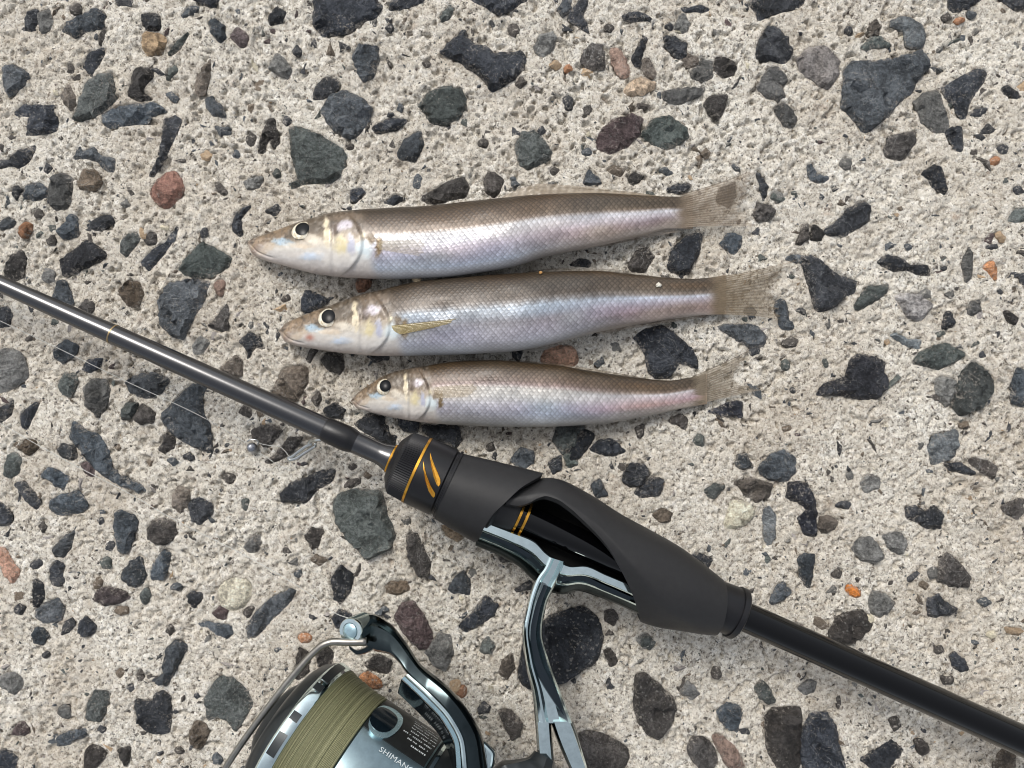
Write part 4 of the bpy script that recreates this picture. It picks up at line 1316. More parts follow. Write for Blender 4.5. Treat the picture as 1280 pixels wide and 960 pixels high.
def fin(name, root, org, base, edge, nr, zb, ze, rgb, alpha, bend=0.0, rag=1.5, seed=0, zfun=None, fa=0.92, over=None):
    """membrane between a base line and an outer edge (photo pixels), stiffened by nr rays that are real ridges."""
    NC, NQ = nr * 6 + 1, 26
    Bp = polyline(base, NC); E = polyline(edge, NC)
    g = np.random.default_rng(seed)
    r = np.linspace(0, 1, NC)
    q = np.linspace(0, 1, NQ)[:, None]
    jr = g.random(nr * 2 + 2)
    jag = 1 + ((np.interp(r * nr * 2, np.arange(nr * 2 + 2), jr) - 0.6) * 0.035 + (g.random(NC) - 0.5) * 0.012) * rag
    E = Bp + (E - Bp) * jag[:, None]
    P = Bp[None] * (1 - q[..., None]) + E[None] * q[..., None]
    mid = (P[:, :1] + P[:, -1:]) / 2
    P = P + (mid - P) * (bend * q * (1 - q))[..., None]
    ray = 0.5 + 0.5 * np.cos(2 * math.pi * nr * r)[None, :] + 0 * q
    Z = zb * (1 - q) + ze * q + 0.13 * ray * (1 - 0.5 * q) + 0.5 * (vnoise(r[None] * 5 + seed, q * 3 + 0 * r[None], 51) - 0.5)
    if zfun is not None:
        Z = zfun(P[..., 0], P[..., 1])[0] + 0.18 + 0.10 * ray
    if over is not None:                       # the fin grows out of the skin of the tail
        Z = np.where(P[..., 0] < over[1] - 0.5, np.maximum(Z, over[0](P[..., 0], P[..., 1])[0] + 0.10), Z)
    V = at_np(P[..., 0], P[..., 1], Z).reshape(-1, 3) - np.array(org)
    n = len(V)
    fc = grid_faces(NQ, NC)
    me = mesh_np(name, V, fc)
    base_c = lin(rgb)
    lum = (0.74 + 0.38 * (1 - ray ** 1.5)) * (0.92 + 0.16 * vnoise(r[None] * 9 + seed, q * 2 + 0 * r[None], 91))
    cc = (base_c[None, None, :] * lum[..., None]).reshape(-1, 3)
    al = (alpha[0] * (1 - q) + alpha[1] * q) * (0.72 + 0.4 * ray)
    if over is not None:
        al = al * sstep(0.0, 0.24, q + 0.05 * (vnoise(r[None] * 14 + seed, 0 * q + 0 * r[None], 95) - 0.5))
    al = np.clip(al * fa, 0, 0.98).reshape(-1)
    attr_col(me, 'Col', cc); attr_f(me, 'alpha', al)
    return link(name, me, M_FIN, root)


f1, s1, o1 = build_fish(F1, 'largest silver and brown fish, topmost of the three on the concrete', 1.0)
fin('tail_fin', f1, o1, [(840, 245.8), (842, 256), (843, 265), (842, 276), (840, 285.5)], [(943, 212), (937, 232), (929, 250), (925, 261), (930, 270), (940, 278), (946, 283)], 17, 2.9, 2.7, (140, 125, 107), (0.99, 0.42), 0.3, 4, 3, over=(s1, 866))
fin('dorsal_fin', f1, o1, [(624, 249), (670, 246), (742, 243), (800, 246), (830, 248)], [(632, 244), (655, 234), (674, 229.5), (700, 231), (742, 235), (790, 240), (830, 246)], 20, 4.0, 3.0, (150, 136, 116), (0.97, 0.75), 0.0, 2, 4)
fin('anal_fin', f1, o1, [(740, 306), (790, 295), (836, 284)], [(752, 309), (800, 299), (852, 289)], 12, 2.2, 1.6, (190, 176, 160), (0.75, 0.5), 0.0, 2, 5)
fin('pectoral_fin', f1, o1, [(474, 301), (473, 306), (474, 312)], [(528, 299), (531, 309), (524, 320)], 9, 0, 0, (206, 192, 160), (0.5, 0.28), 0.0, 3, 6, s1)

f2, s2, o2 = build_fish(F2, 'middle fish of the three, with yellowish side fin and red fleck at its mouth', 2.0)
fin('tail_fin', f2, o2, [(882, 348.2), (884, 358), (885, 370), (884, 382), (882, 393)], [(992, 325), (976, 340), (967, 356), (964, 369), (967, 382), (972, 392), (975, 400)], 17, 2.9, 1.4, (132, 117, 95), (0.99, 0.46), 0.35, 4, 13, over=(s2, 908))
fin('dorsal_fin', f2, o2, [(650, 344), (700, 342), (760, 342), (806, 347)], [(660, 339), (700, 335), (760, 336), (812, 344)], 16, 4.2, 3.6, (112, 104, 92), (0.85, 0.6), 0.0, 2, 14)
fin('anal_fin', f2, o2, [(740, 415), (800, 403), (868, 391)], [(752, 418), (812, 407), (884, 396)], 14, 2.0, 1.6, (176, 160, 140), (0.75, 0.5), 0.0, 2, 15)
fin('pelvic_fin', f2, o2, [(640, 437), (652, 437), (664, 434)], [(668, 440), (684, 437), (700, 431)], 6, 2.2, 1.6, (206, 200, 190), (0.7, 0.5), 0.0, 2, 17)
fin('pectoral_fin', f2, o2, [(489, 407), (492, 413), (500, 418)], [(572, 398), (562, 404), (532, 412)], 9, 0, 0, (176, 158, 106), (0.9, 0.75), 0.0, 3, 16, s2)

f3, s3, o3 = build_fish(F3, 'smallest fish of the three, lying nearest the black fishing rod', 3.0)
fin('tail_fin', f3, o3, [(859, 473.5), (861, 480), (862, 488), (861, 497), (859, 509)], [(935, 438), (928, 453), (920, 466), (917, 475), (927, 481), (941, 485), (951, 488)], 15, 2.3, 1.3, (136, 124, 106), (0.99, 0.55), 0.2, 4, 23, over=(s3, 884))
fin('dorsal_fin', f3, o3, [(640, 455), (700, 460), (760, 469), (800, 475)], [(648, 450), (700, 455), (760, 464), (806, 472)], 14, 4.0, 3.8, (112, 98, 78), (0.85, 0.6), 0.0, 2, 24)
fin('pectoral_fin', f3, o3, [(543, 484), (543, 490), (546, 498)], [(593, 479), (596, 486), (584, 496)], 8, 0, 0, (190, 172, 140), (0.5, 0.3), 0.0, 3, 26, s3)


def crumb(label, px, py, z, r, rgb, seed):
    g = np.random.default_rng(seed)
    bm = bmesh.new()
    bmesh.ops.create_icosphere(bm, subdivisions=2, radius=1.0)
    for v in bm.verts:
        v.co *= 1 + (g.random() - 0.5) * 0.45
        v.co.x *= r * 1.2 * MM; v.co.y *= r * 0.9 * MM; v.co.z *= r * 0.7 * MM
    me = bpy.data.meshes.new('crumb'); bm.to_mesh(me); bm.free()
    o = link('crumb', me, simple('crumb_%d' % seed, rgb, 0.8, bump=0.2, bscale=2.0, grain=0.2))
    o.location = at(px, py, z)
    tag(o, label, 'crumb', 'specks of grit stuck to the fish')


crumb('tan crumb of grit between the belly of the top fish and the middle fish', 521, 350, 8.6, 1.15, (200, 180, 146), 1)
crumb('white crumb of grit on the back of the middle fish near its tail', 823, 356, float(s2(823.0, 356.0)[0]) + 0.3, 0.8, (224, 218, 204), 2)
crumb('orange crumb of grit on the upper edge of the middle fish', 676, 340.5, float(s2(676.0, 343.0)[0]) + 0.1, 0.5, (186, 140, 84), 3)

# ------------------------------------------------------------------ fishing rod (local frame: x along the rod, y across it in the picture, z up; photo pixels near the rod x KR = mm)
ROD_Z = 22.0
KR = (CAM_H - ROD_Z) / 960.0
RA = at(0, 354.5, ROD_Z); RB = at(1280, 926.7, ROD_Z)
rex = (RB - RA).normalized(); rez = Vector((0, 0, 1)); rey = rez.cross(rex)
RO = at(509, 582.0, ROD_Z)
ROD_M = Matrix((rex, rey, rez)).transposed().to_4x4()
ROD_M.translation = RO
rod = empty('fishing_rod', matrix=ROD_M)
tag(rod, 'slim black fishing rod with sculpted reel seat and gold trim, crossing the concrete', 'fishing rod')


def rodpx(px, py):
    """photo pixel -> (x, y) along and across the rod, still in pixels."""
    dx, dy = px - 509.0, py - 582.0
    ux, uy = rex.x, -rex.y
    return dx * ux + dy * uy, dx * uy - dy * ux


M_BLANK = simple('rod_blank_satin', (20, 21, 26), 0.22, coat=0.0, spec=1.0, grain=0.05)
M_GLOSS = simple('rod_blank_gloss', (3, 3, 4), 0.06, coat=0.0, spec=0.42)
M_BLACK = simple('black_plastic', (17, 17, 20), 0.36, bump=0.02, spec=0.4)
M_MATTE = simple('matte_grip', (36, 36, 37), 0.48, bump=0.02, bscale=7.0, grain=0.05, spec=0.32)
M_DARKIN = simple('seat_core', (20, 20, 21), 0.5)
M_GOLD = simple('gold_trim', (214, 158, 62), 0.26, metal=0.9, grain=0.08)
M_LEADM = simple('lead', (150, 153, 160), 0.26, metal=0.9, grain=0.15, bump=0.15, bscale=1.5)
M_WIRE = simple('steel_wire', (190, 192, 190), 0.22, metal=1.0)


def lathe(name, prof_, mat, parent, n=48, matrix=None, k=KR, teeth=None, sharp=35):
    """turned part: profile [(x, r)] in pixels x k, about the local x axis."""
    V, Fc = [], []
    for i, (x, r) in enumerate(prof_):
        for j in range(n):
            a = 2 * math.pi * j / n
            rr = r
            if teeth and teeth[0] <= i <= teeth[1]:
                rr = r * (1 + teeth[2] * (1 if j % 2 else -1))
            V.append((x * k, rr * k * math.cos(a), rr * k * math.sin(a)))
    m = len(prof_)
    for i in range(m - 1):
        for j in range(n):
            a, b = i * n + j, i * n + (j + 1) % n
            Fc.append((a, b, b + n, a + n))
    Fc.append(tuple(range(n - 1, -1, -1)))
    Fc.append(tuple((m - 1) * n + j for j in range(n)))
    me = mesh_np(name, np.array(V) * MM, Fc, True, sharp)
    bm = bmesh.new(); bm.from_mesh(me); bmesh.ops.recalc_face_normals(bm, faces=bm.faces); bm.to_mesh(me); bm.free()
    return link(name, me, mat, parent, matrix)


# blank in front of the seat, with the joint and the thread winding
lathe('tip_blank', [(-900, 7.6), (-557, 10.4), (-403, 12.2)], M_BLANK, rod)
lathe('trim_ring', [(-403, 12.4), (-402.7, 12.8), (-401.2, 12.8), (-401, 12.4)], simple('muted_trim', (150, 130, 96), 0.35, metal=0.7), rod)
lathe('front_blank', [(-401, 12.4), (-300, 13.3), (-112, 14.4)], M_BLANK, rod)
lathe('thread_winding', [(-113, 14.4), (-110, 15.6), (-82, 16.2), (-76, 15.2), (-70, 13.8), (-40, 13)], M_BLACK, rod)
lathe('front_sleeve', [(-70, 14.0), (-40, 13.6), (-32, 14.8), (-24, 17.6), (-22, 17.6)], M_BLANK, rod)
lathe('trim_ring', [(-22.5, 16), (-22.5, 18.8), (-20.5, 18.8), (-20.5, 16)], M_GOLD, rod)
# knurled nut: fine teeth all round
lathe('locking_nut', [(-20.5, 17), (-19, 26), (-13, 36), (-10, 39), (-8, 40.6), (10, 42.2), (12.2, 42.2), (12.4, 39)], M_BLACK, rod, n=180, teeth=(3, 6, 0.013), sharp=20)
lathe('trim_ring', [(12.4, 39), (12.4, 43.6), (15.4, 43.8), (15.4, 39)], M_GOLD, rod, n=96)
lathe('seat_collar', [(15.4, 41), (15.8, 43.2), (26, 43.8), (50, 44.2), (52, 42.0), (54.5, 42.0), (55, 44.4), (58, 44.4), (58, 36)], M_BLACK, rod, n=96)
# gold slashes on the collar
for pts in ([(430, 235), (436, 260), (448, 310), (470, 370), (495, 415), (493, 430), (485, 440), (476, 432), (458, 400), (442, 340), (434, 290)],
            [(465, 190), (474, 215), (492, 260), (512, 302), (524, 335), (524, 360), (515, 375), (505, 366), (488, 322), (474, 262), (467, 222)]):
    q = [rodpx(440 + x / 4.571, 520 + y / 4.571) for x, y in pts]
    V = []
    for r in (44.0, 46.0):
        for x, y in q:
            y = y * 0.965
            V.append((x * KR, y * KR, math.sqrt(max(1, r * r - y * y)) * KR))
    n = len(q)
    Fc = [tuple(range(n, 2 * n))] + [(i, (i + 1) % n, n + (i + 1) % n, n + i) for i in range(n)]
    link('gold_slash', mesh_np('gold_slash', np.array(V) * MM, Fc, False), M_GOLD, rod)

# fixed inner parts of the seat
lathe('seat_core', [(40, 34), (100, 35), (122, 33), (126, 27), (148, 24), (151, 22)], M_DARKIN, rod)
for xr in (151.5, 160.0):
    lathe('trim_ring', [(xr, 17), (xr, 21.5), (xr + 3.0, 21.5), (xr + 3.0, 17)], M_GOLD, rod)
lathe('seat_blank', [(150, 19.5), (163, 18.0), (330, 17.4), (430, 18)], M_GLOSS, rod)


V, Fc = [], []
na = 22
for r in (40.0, 36.0):
    for x in (112, 160, 220, 280, 350):
        for j in range(na):
            a = math.radians(38 + 136 * j / (na - 1))
            V.append((x * KR, (r * math.cos(a) * 1.05 - 2 + (4 if x in (160, 220) else 0)) * KR, -r * math.sin(a) * KR * 0.9))
fc = grid_faces(5, na)
n_ = 5 * na
ring = [j for j in range(na)] + [i * na + na - 1 for i in range(1, 5)] + [4 * na + j for j in range(na - 2, -1, -1)] + [i * na for i in range(3, 0, -1)]
link('seat_trough', mesh_np('seat_trough', np.array(V) * MM, np.vstack([fc, fc[:, ::-1] + n_, np.array([[a, b, b + n_, a + n_] for a, b in zip(ring, ring[1:] + ring[:1])])]), True, 40), M_DARKIN, rod)


def shell(name, xs_of, yt_f, yb_f, open_f, rz_f, crease_f, mat, nx=70, nv=56, thick=8.0):
    """curved shell round the rod axis. xs_of(w, y) -> x; open_f(x) = lower limit of the covered side."""
    O, I = [], []
    for i in range(nx):
        w = i / (nx - 1)
        xr = xs_of(w, 0.0)
        for j in range(nv):
            x = xr
            for _ in range(3):
                yt, yb, op, rz = float(yt_f(x)), float(yb_f(x)), float(open_f(x)), float(rz_f(x))
                yc, ry = (yt + yb) / 2, (yt - yb) / 2
                s = max(-1.0, min(1.0, (op - yc) / ry))
                p0 = math.asin(s)
                psi = p0 + (math.pi - 2 * p0) * j / (nv - 1)
                y = yc + ry * math.sin(psi)
                x = xs_of(w, y)
            z = rz * math.cos(psi)
            cr = float(crease_f(x))
            f = max(0.0, cr - y)
            zz = abs(z) * (1 - 0.5 * min(f, 48) / 50)
            z = math.copysign(zz, z)
            O.append((x, y, z))
            I.append((x, yc + (y - yc) * (ry - thick) / ry, z * (rz - thick) / rz))
    V = np.array(O + I) * KR
    n = nx * nv
    fc = grid_faces(nx, nv)
    ring = [j for j in range(nv)] + [i * nv + nv - 1 for i in range(1, nx)] + [(nx - 1) * nv + j for j in range(nv - 2, -1, -1)] + [i * nv for i in range(nx - 2, 0, -1)]
    side = np.array([[a, b, b + n, a + n] for a, b in zip(ring, ring[1:] + ring[:1])])
    me = mesh_np(name, V * MM, np.vstack([fc, fc[:, ::-1] + n, side]), True, 38)
    bm = bmesh.new(); bm.from_mesh(me)
    bmesh.ops.remove_doubles(bm, verts=bm.verts, dist=1e-6)
    bmesh.ops.recalc_face_normals(bm, faces=bm.faces); bm.to_mesh(me); bm.free()
    me.set_sharp_from_angle(angle=math.radians(38))
    return link(name, me, mat, rod)


lerp = lambda xs, ys: (lambda x: catmull(xs, ys, x))
# front grip: its rear edge runs slanting across the seat
FE = lerp([-60, -46, -36, -28, -8, 15, 36, 62], [108, 117, 118.5, 117.5, 119.6, 128.5, 138, 160])
shell('front_grip', lambda w, y: 58 + w * (float(FE(y)) - 58), lerp([58, 110, 160], [42, 52, 61]), lerp([58, 90, 118, 160], [-46, -50, -52.5, -52]),
      lambda x: -999, lerp([58, 100, 160], [43.5, 46, 49]), lambda x: -999, M_MATTE, thick=6)
# rear grip: arch over the open window, closing to a full sleeve behind it
RE = lambda y: 426 - 0.22 * y
shell('rear_grip', lambda w, y: 130 + w * (RE(y) - 130),
      lerp([130, 150, 160, 175, 190, 228, 270, 309, 349, 380, 408, 427, 445], [36, 47, 54, 60.5, 62.6, 60, 53.6, 50.6, 47.0, 41, 34, 29, 26]),
      lerp([130, 300, 345, 404, 430, 445], [-52, -56, -59, -46, -38, -33]),
      lerp([130, 145, 155, 163, 172, 186, 199, 229, 261, 287, 311, 325, 336, 342, 348, 460], [12, 16, 24, 34, 40.5, 42, 39.7, 30, 16, -3, -23, -37, -49, -56, -61, -75]),
      lerp([130, 200, 300, 360, 410, 445], [44, 48, 50, 48, 41, 31]),
      lerp([130, 178, 240, 271, 307, 338, 370, 397, 445], [18, 44.5, 34, 21.5, 4, -13, -25, -31, -40]), M_MATTE, nx=110, nv=64)
lathe('end_collar', [(405, 24), (405, 28), (436, 30.5), (446, 30.5), (446.5, 32.6), (453, 33.0), (454.5, 31.5), (454.5, 18)], M_BLACK, rod, n=72)
lathe('trim_ring', [(454.5, 19), (454.5, 20.6), (456.5, 20.6), (456.5, 18)], M_GOLD, rod)
lathe('butt_blank', [(430, 18.2), (456, 18.6), (650, 19.0), (1250, 20)], M_GLOSS, rod)


# ------------------------------------------------------------------ tubes and strips in world space
def tube(name, pts, r, mat, parent=None, n=10, org=(0, 0, 0), count=None, taper=None):
    """round bar through pts = [(px, py, z mm)], radius r mm."""
    P = np.array([at(*p)[:] for p in pts])
    P = polyline(P, count or max(8, len(pts) * 8))
    V, Fc = [], []
    up = Vector((0.13, 0.2, 0.97))
    m = len(P)
    for i in range(m):
        t = Vector(P[min(m - 1, i + 1)] - P[max(0, i - 1)]).normalized()
        a = t.cross(up).normalized(); b = a.cross(t)
        rr = r * (np.interp(i / (m - 1), [q[0] for q in taper], [q[1] for q in taper]) if taper else 1.0)
        for j in range(n):
            an = 2 * math.pi * j / n
            V.append(Vector(P[i]) + (a * math.cos(an) + b * math.sin(an)) * rr * MM - Vector(org))
    for i in range(m - 1):
        for j in range(n):
            a, b = i * n + j, i * n + (j + 1) % n
            Fc.append((a, a + n, b + n, b))
    Fc.append(tuple(range(n))); Fc.append(tuple((m - 1) * n + j for j in range(n - 1, -1, -1)))
    return link(name, mesh_np(name, np.array(V), Fc), mat, parent)


def strip(name, L, R, zs, prof_, mat, parent, org, n=48, bottom=-4.0, sharp=28, mat2=None, seg2=()):
    """bar between a left and a right edge (photo pixels) at height zs; prof_ = [(across 0..1, height mm)] is its upper section."""
    Lp, Rp = polyline(L, n), polyline(R, n)
    z = np.interp(np.linspace(0, 1, n), np.linspace(0, 1, len(zs)), zs)
    ws = [p[0] for p in prof_] + [1.0 - 0.12, 0.12]
    hs_ = [p[1] for p in prof_] + [bottom, bottom]
    m = len(ws)
    V = np.zeros((n, m, 3))
    for k, (w, h) in enumerate(zip(ws, hs_)):
        P = Lp * (1 - w) + Rp * w
        V[:, k] = at_np(P[:, 0], P[:, 1], z + h)
    V = V.reshape(-1, 3) - np.array(org)
    fc = grid_faces(n, m, True)
    fl = [tuple(f) for f in fc] + [tuple(range(m)), tuple((n - 1) * m + k for k in range(m - 1, -1, -1))]
    me = mesh_np(name, V, fl, True, sharp)
    bm = bmesh.new(); bm.from_mesh(me); bmesh.ops.recalc_face_normals(bm, faces=bm.faces); bm.to_mesh(me); bm.free()
    me.set_sharp_from_angle(angle=math.radians(sharp))
    o = link(name, me, mat, parent)
    if mat2 is not None:
        me.materials.append(mat2)
        mi = np.zeros(len(me.polygons), np.int32)
        k = np.arange((n - 1) * m) % m
        mi[:(n - 1) * m] = np.isin(k, list(seg2))
        me.polygons.foreach_set('material_index', mi)
    return o


# ------------------------------------------------------------------ spinning reel
M_CHROME = simple('reel_chrome', (222, 238, 238), 0.10, metal=1.0, grain=0.04)
M_GUN = simple('reel_gunmetal', (58, 66, 68), 0.16, metal=1.0, grain=0.06)  # rotor arm metal; on foot and stem sides it paints in darker reflections
M_DARKGLOSS = simple('reel_dark_gloss', (22, 34, 42), 0.12, metal=0.6, grain=0.05, coat=0.6)  # dark glossy metal; on foot and stem it paints a dark reflection
M_SKIRT = simple('spool_skirt_metal', (128, 146, 152), 0.30, metal=0.9, grain=0.05)
M_SKIRTD = simple('spool_dark_band', (40, 42, 42), 0.36, metal=0.5, grain=0.05)
M_PALE = simple('reel_pale_metal', (168, 196, 204), 0.26, metal=0.8, grain=0.04)
M_BODY = simple('reel_body_dark', (44, 48, 50), 0.3, metal=0.5)
M_INK = simple('white_lettering', (188, 196, 198), 0.5, grain=0.02)

R0 = at(520, 960, 0)
reel = empty('spinning_reel', R0)
tag(reel, 'chrome spinning reel wound with olive green braided line, mounted under the rod', 'fishing reel')

# foot clamped in the seat and the stem that carries the reel
FLAT = [(0.0, -3.2), (0.03, -0.2), (0.07, 0.25), (0.34, 0.5), (0.40, 0.1), (0.46, -0.8), (0.60, -1.2), (0.66, -0.5), (0.72, -1.1), (0.9, -2.3), (1.0, -4.2)]
foot = strip('foot', [(600, 649), (640, 664), (668, 675), (682, 689), (698, 700), (716, 707), (729, 706), (757, 717), (795, 733)],
             [(594, 682), (625, 695), (648, 708), (664, 723), (684, 739), (704, 743), (722, 739), (747, 746), (802, 769)], [26.0, 26.0], FLAT, M_CHROME, reel, R0, n=70, bottom=-5.5, mat2=M_GUN, seg2=(4, 5, 8, 9, 10, 11, 12))  # gunmetal segments put the dark reflection of the lower side into the colour
for L, R in (([(611, 666), (640, 679), (668, 694)], [(609, 671), (637, 684), (659, 698)]), ([(704, 714), (724, 717), (752, 729), (788, 745)], [(702, 729), (724, 726), (750, 737), (787, 752)])):
    strip('dark_reflection', L, R, [26.0, 26.0], [(0, -1.5), (0.1, 0.05), (0.9, -0.25), (1, -1.5)], M_DARKGLOSS, foot, R0, n=24, bottom=-2.0)  # dark reflection in the chrome foot, laid on as a coloured strip
CH = [(0.0, -3.6), (0.04, -1.2), (0.10, 0.3), (0.20, 0.75), (0.27, 0.55), (0.36, -0.35), (0.66, -0.55), (0.80, 0.25), (0.88, 0.75), (0.95, 0.1), (1.0, -3.0)]
stem = strip('stem', [(685, 696), (679, 709), (669, 723), (657, 764), (652.5, 790), (656, 826), (665, 866), (669, 904)],
             [(707, 703), (703, 713), (697, 727), (683, 757), (678, 790), (687.5, 826), (700, 860), (717, 904)], [26.9, 27.6, 29.0, 30, 31, 32], CH, M_CHROME, reel, R0, n=64, bottom=-7, mat2=M_GUN, seg2=(0, 10, 11, 12))  # sides in gunmetal, a darker reflection painted in
LEG = [(0.0, -3.6), (0.06, -1.0), (0.16, 0.4), (0.5, 0.55), (0.84, 0.4), (0.94, -1.0), (1.0, -3.6)]
strip('stem_leg', [(669, 902), (670, 918), (671.5, 940)], [(689, 903), (690, 918), (693, 953)], [32, 32.4, 32.6], LEG, M_CHROME, reel, R0, n=16, bottom=-7, mat2=M_GUN, seg2=(0, 5, 6, 7, 8))
strip('stem_leg', [(688, 902), (694, 920), (718, 975)], [(717, 902), (727, 932), (740, 975)], [32, 32.4, 32.6], LEG, M_CHROME, reel, R0, n=20, bottom=-7, mat2=M_GUN, seg2=(0, 5, 6, 7, 8))
strip('dark_reflection', [(679, 730), (668, 758), (662, 792), (666, 826), (672, 846), (690, 876), (709, 901)], [(685, 733), (676, 762), (671, 793), (678, 826), (690, 850), (701, 872), (711, 898)], [28.5, 29.2, 29.9, 30.5, 31.2, 31.8, 32.1],
      [(0, -1.6), (0.12, 0.1), (0.5, -0.05), (0.88, 0.1), (1, -1.6)], M_DARKGLOSS, stem, R0, n=40, bottom=-2.2)  # dark mirror image in the stem channel, painted as a strip

# spool: turned about an axis that dips towards the front (left)
az, tilt = math.radians(28.9), math.radians(11.4)
sax = Vector((math.cos(az) * math.cos(tilt), -math.sin(az) * math.cos(tilt), math.sin(tilt)))     # from front to back
say = Vector((0, 0, 1)).cross(sax).normalized(); saz = sax.cross(say)
SP = at(369.65, 914.6, 28.14)
SPM = Matrix((sax, say, saz)).transposed().to_4x4()
SPM.translation = SP - R0
spool = empty('spool'); spool.parent = reel; spool.matrix_local = SPM


def sl(name, prof_, mat, n=96, **k):
    return lathe(name, prof_, mat, spool, n=n, k=1.0, **k)


sl('drag_cap', [(-8, 4), (-8, 10), (-6.5, 12), (-4.5, 13), (-4.5, 14)], M_BODY)
sl('front_lip', [(-4.5, 14), (-4.2, 18.2), (-3.0, 20.4), (-1.0, 22.0), (0.0, 22.5)], M_BODY)
sl('rim', [(0.0, 22.5), (0.4, 23.0), (1.2, 23.3), (3.6, 23.0), (4.2, 22.6), (4.5, 21.6)], M_CHROME)


def line_material():
    nt = NT('braided_line')
    p = nt.objpos()
    x = nt.n('SeparateXYZ', {0: p}).outputs[0]
    c1 = nt.n('CombineXYZ', {0: nt.math('MULTIPLY', x, 3.2)}).outputs[0]
    st = nt.noise(c1, 1.0, 3, 0.7)
    c = nt.ramp(st, [(0.3, lin4((56, 58, 40))), (0.5, lin4((116, 116, 86))), (0.7, lin4((184, 182, 148)))])
    br = nt.noise(p, 1.6, 3, 0.6)
    c = nt.mix(nt.ramp(br, [(0.4, (0, 0, 0)), (0.7, (0.35, 0.35, 0.35))]), c, lin4((82, 84, 58)))
    return nt.done(principled(nt, Base_Color=c, Roughness=0.55, Specular_IOR_Level=0.4))


lp = []
g = np.random.default_rng(4)
x = 4.4
while x < 18.3:                       # each turn of line is a ridge of its own
    r = np.interp(x, [4.4, 7, 12, 18.3], [22.5, 22.0, 21.5, 21.5]) + (g.random() - 0.5) * 0.34
    lp += [(x, r - 0.12), (x + 0.10, r + 0.05), (x + 0.22, r + 0.05), (x + 0.32, r - 0.12)]
    x += 0.36
sl('line_winding', [(4.3, 15)] + lp + [(18.4, 15)], line_material(), sharp=70)
sl('skirt', [(18.4, 14), (18.4, 20.6), (18.9, 21.0), (39.0, 21.4), (39.6, 21.0), (39.6, 14)], M_SKIRT)


def patch(name, x0, x1, a0, a1, r0, r1, mat, nx=8, na=14, round_=0.0):
    """raised curved pad on the spool skirt, between angles a0..a1 (degrees from straight up towards the rod)."""
    V = []
    for lay in (r0, r1):
        for i in range(nx + 1):
            for j in range(na + 1):
                u, v = i / nx, j / na
                if round_:
                    uu, vv = 2 * u - 1, 2 * v - 1
                    u = 0.5 + 0.5 * uu * math.sqrt(1 - round_ * vv * vv / 2); v = 0.5 + 0.5 * vv * math.sqrt(1 - round_ * uu * uu / 2)
                x = x0 + (x1 - x0) * u
                a = math.radians(a0 + (a1 - a0) * v)
                r = lay
                V.append((x, r * math.sin(a), r * math.cos(a)))
    n = (nx + 1) * (na + 1)
    nvv = na + 1
    fc = grid_faces(nx + 1, nvv)
    ring = [j for j in range(nvv)] + [i * nvv + na for i in range(1, nx + 1)] + [nx * nvv + j for j in range(na - 1, -1, -1)] + [i * nvv for i in range(nx - 1, 0, -1)]
    side = np.array([[a, b, b + n, a + n] for a, b in zip(ring, ring[1:] + ring[:1])])
    me = mesh_np(name, np.array(V) * MM, np.vstack([fc + n, side]), True, 30)
    bm = bmesh.new(); bm.from_mesh(me); bmesh.ops.recalc_face_normals(bm, faces=bm.faces); bm.to_mesh(me); bm.free()
    return link(name, me, mat, spool)


for a0, a1 in ((8, 24), (33, 39), (58, 64), (68, 96)):
    patch('rim_window', 0.9, 3.5, a0, a1, 22.4, 23.45, M_BODY, nx=2)
patch('dark_band', 18.9, 39.2, 59, 112, 20.6, 21.6, M_SKIRTD)
patch('dark_band', 18.9, 39.2, -40, 24, 20.6, 21.6, M_SKIRTD)
patch('oval_pad', 18.7, 27.6, 57, 92, 21.0, 22.0, M_PALE, round_=0.9)
patch('oval_recess', 18.6, 26.2, 61, 86, 21.0, 22.15, M_DARKGLOSS, round_=0.9)
sl('rotor_cup', [(39.6, 14), (39.6, 20.4), (41, 21.8), (50, 22.4), (54, 20), (56, 13)], M_BODY)
sl('rotor_edge', [(40.6, 20.0), (40.6, 22.2), (41.6, 22.2), (41.6, 20.0)], M_CHROME)


def lettering(text, x, ang, size, r, parent):
    """flat print wrapped on the skirt, reading along the axis."""
    cu = bpy.data.curves.new('lettering', 'FONT')
    cu.body = text; cu.size = 1.0; cu.extrude = 0.0; cu.resolution_u = 3; cu.space_character = 1.05; cu.offset = 0.0
    to = bpy.data.objects.new('lettering_tmp', cu); COL.objects.link(to)
    dg = bpy.context.evaluated_depsgraph_get()
    me = bpy.data.meshes.new_from_object(to.evaluated_get(dg))
    bpy.data.objects.remove(to)
    co = np.array([v.co[:] for v in me.vertices])
    co[:, 0] -= co[:, 0].min()
    sx = size * 1.18
    V = np.zeros_like(co)
    a = math.radians(ang) + (co[:, 1] - 0.35) * size / r
    V[:, 0] = x + co[:, 0] * sx
    V[:, 1] = r * np.sin(a); V[:, 2] = r * np.cos(a)
    me.vertices.foreach_set('co', (V * MM).astype(np.float32).ravel())
    me.update()
    return link('lettering', me, M_INK, parent)


lettering('SHIMANO', 26.4, 52.0, 2.1, 21.45, spool)
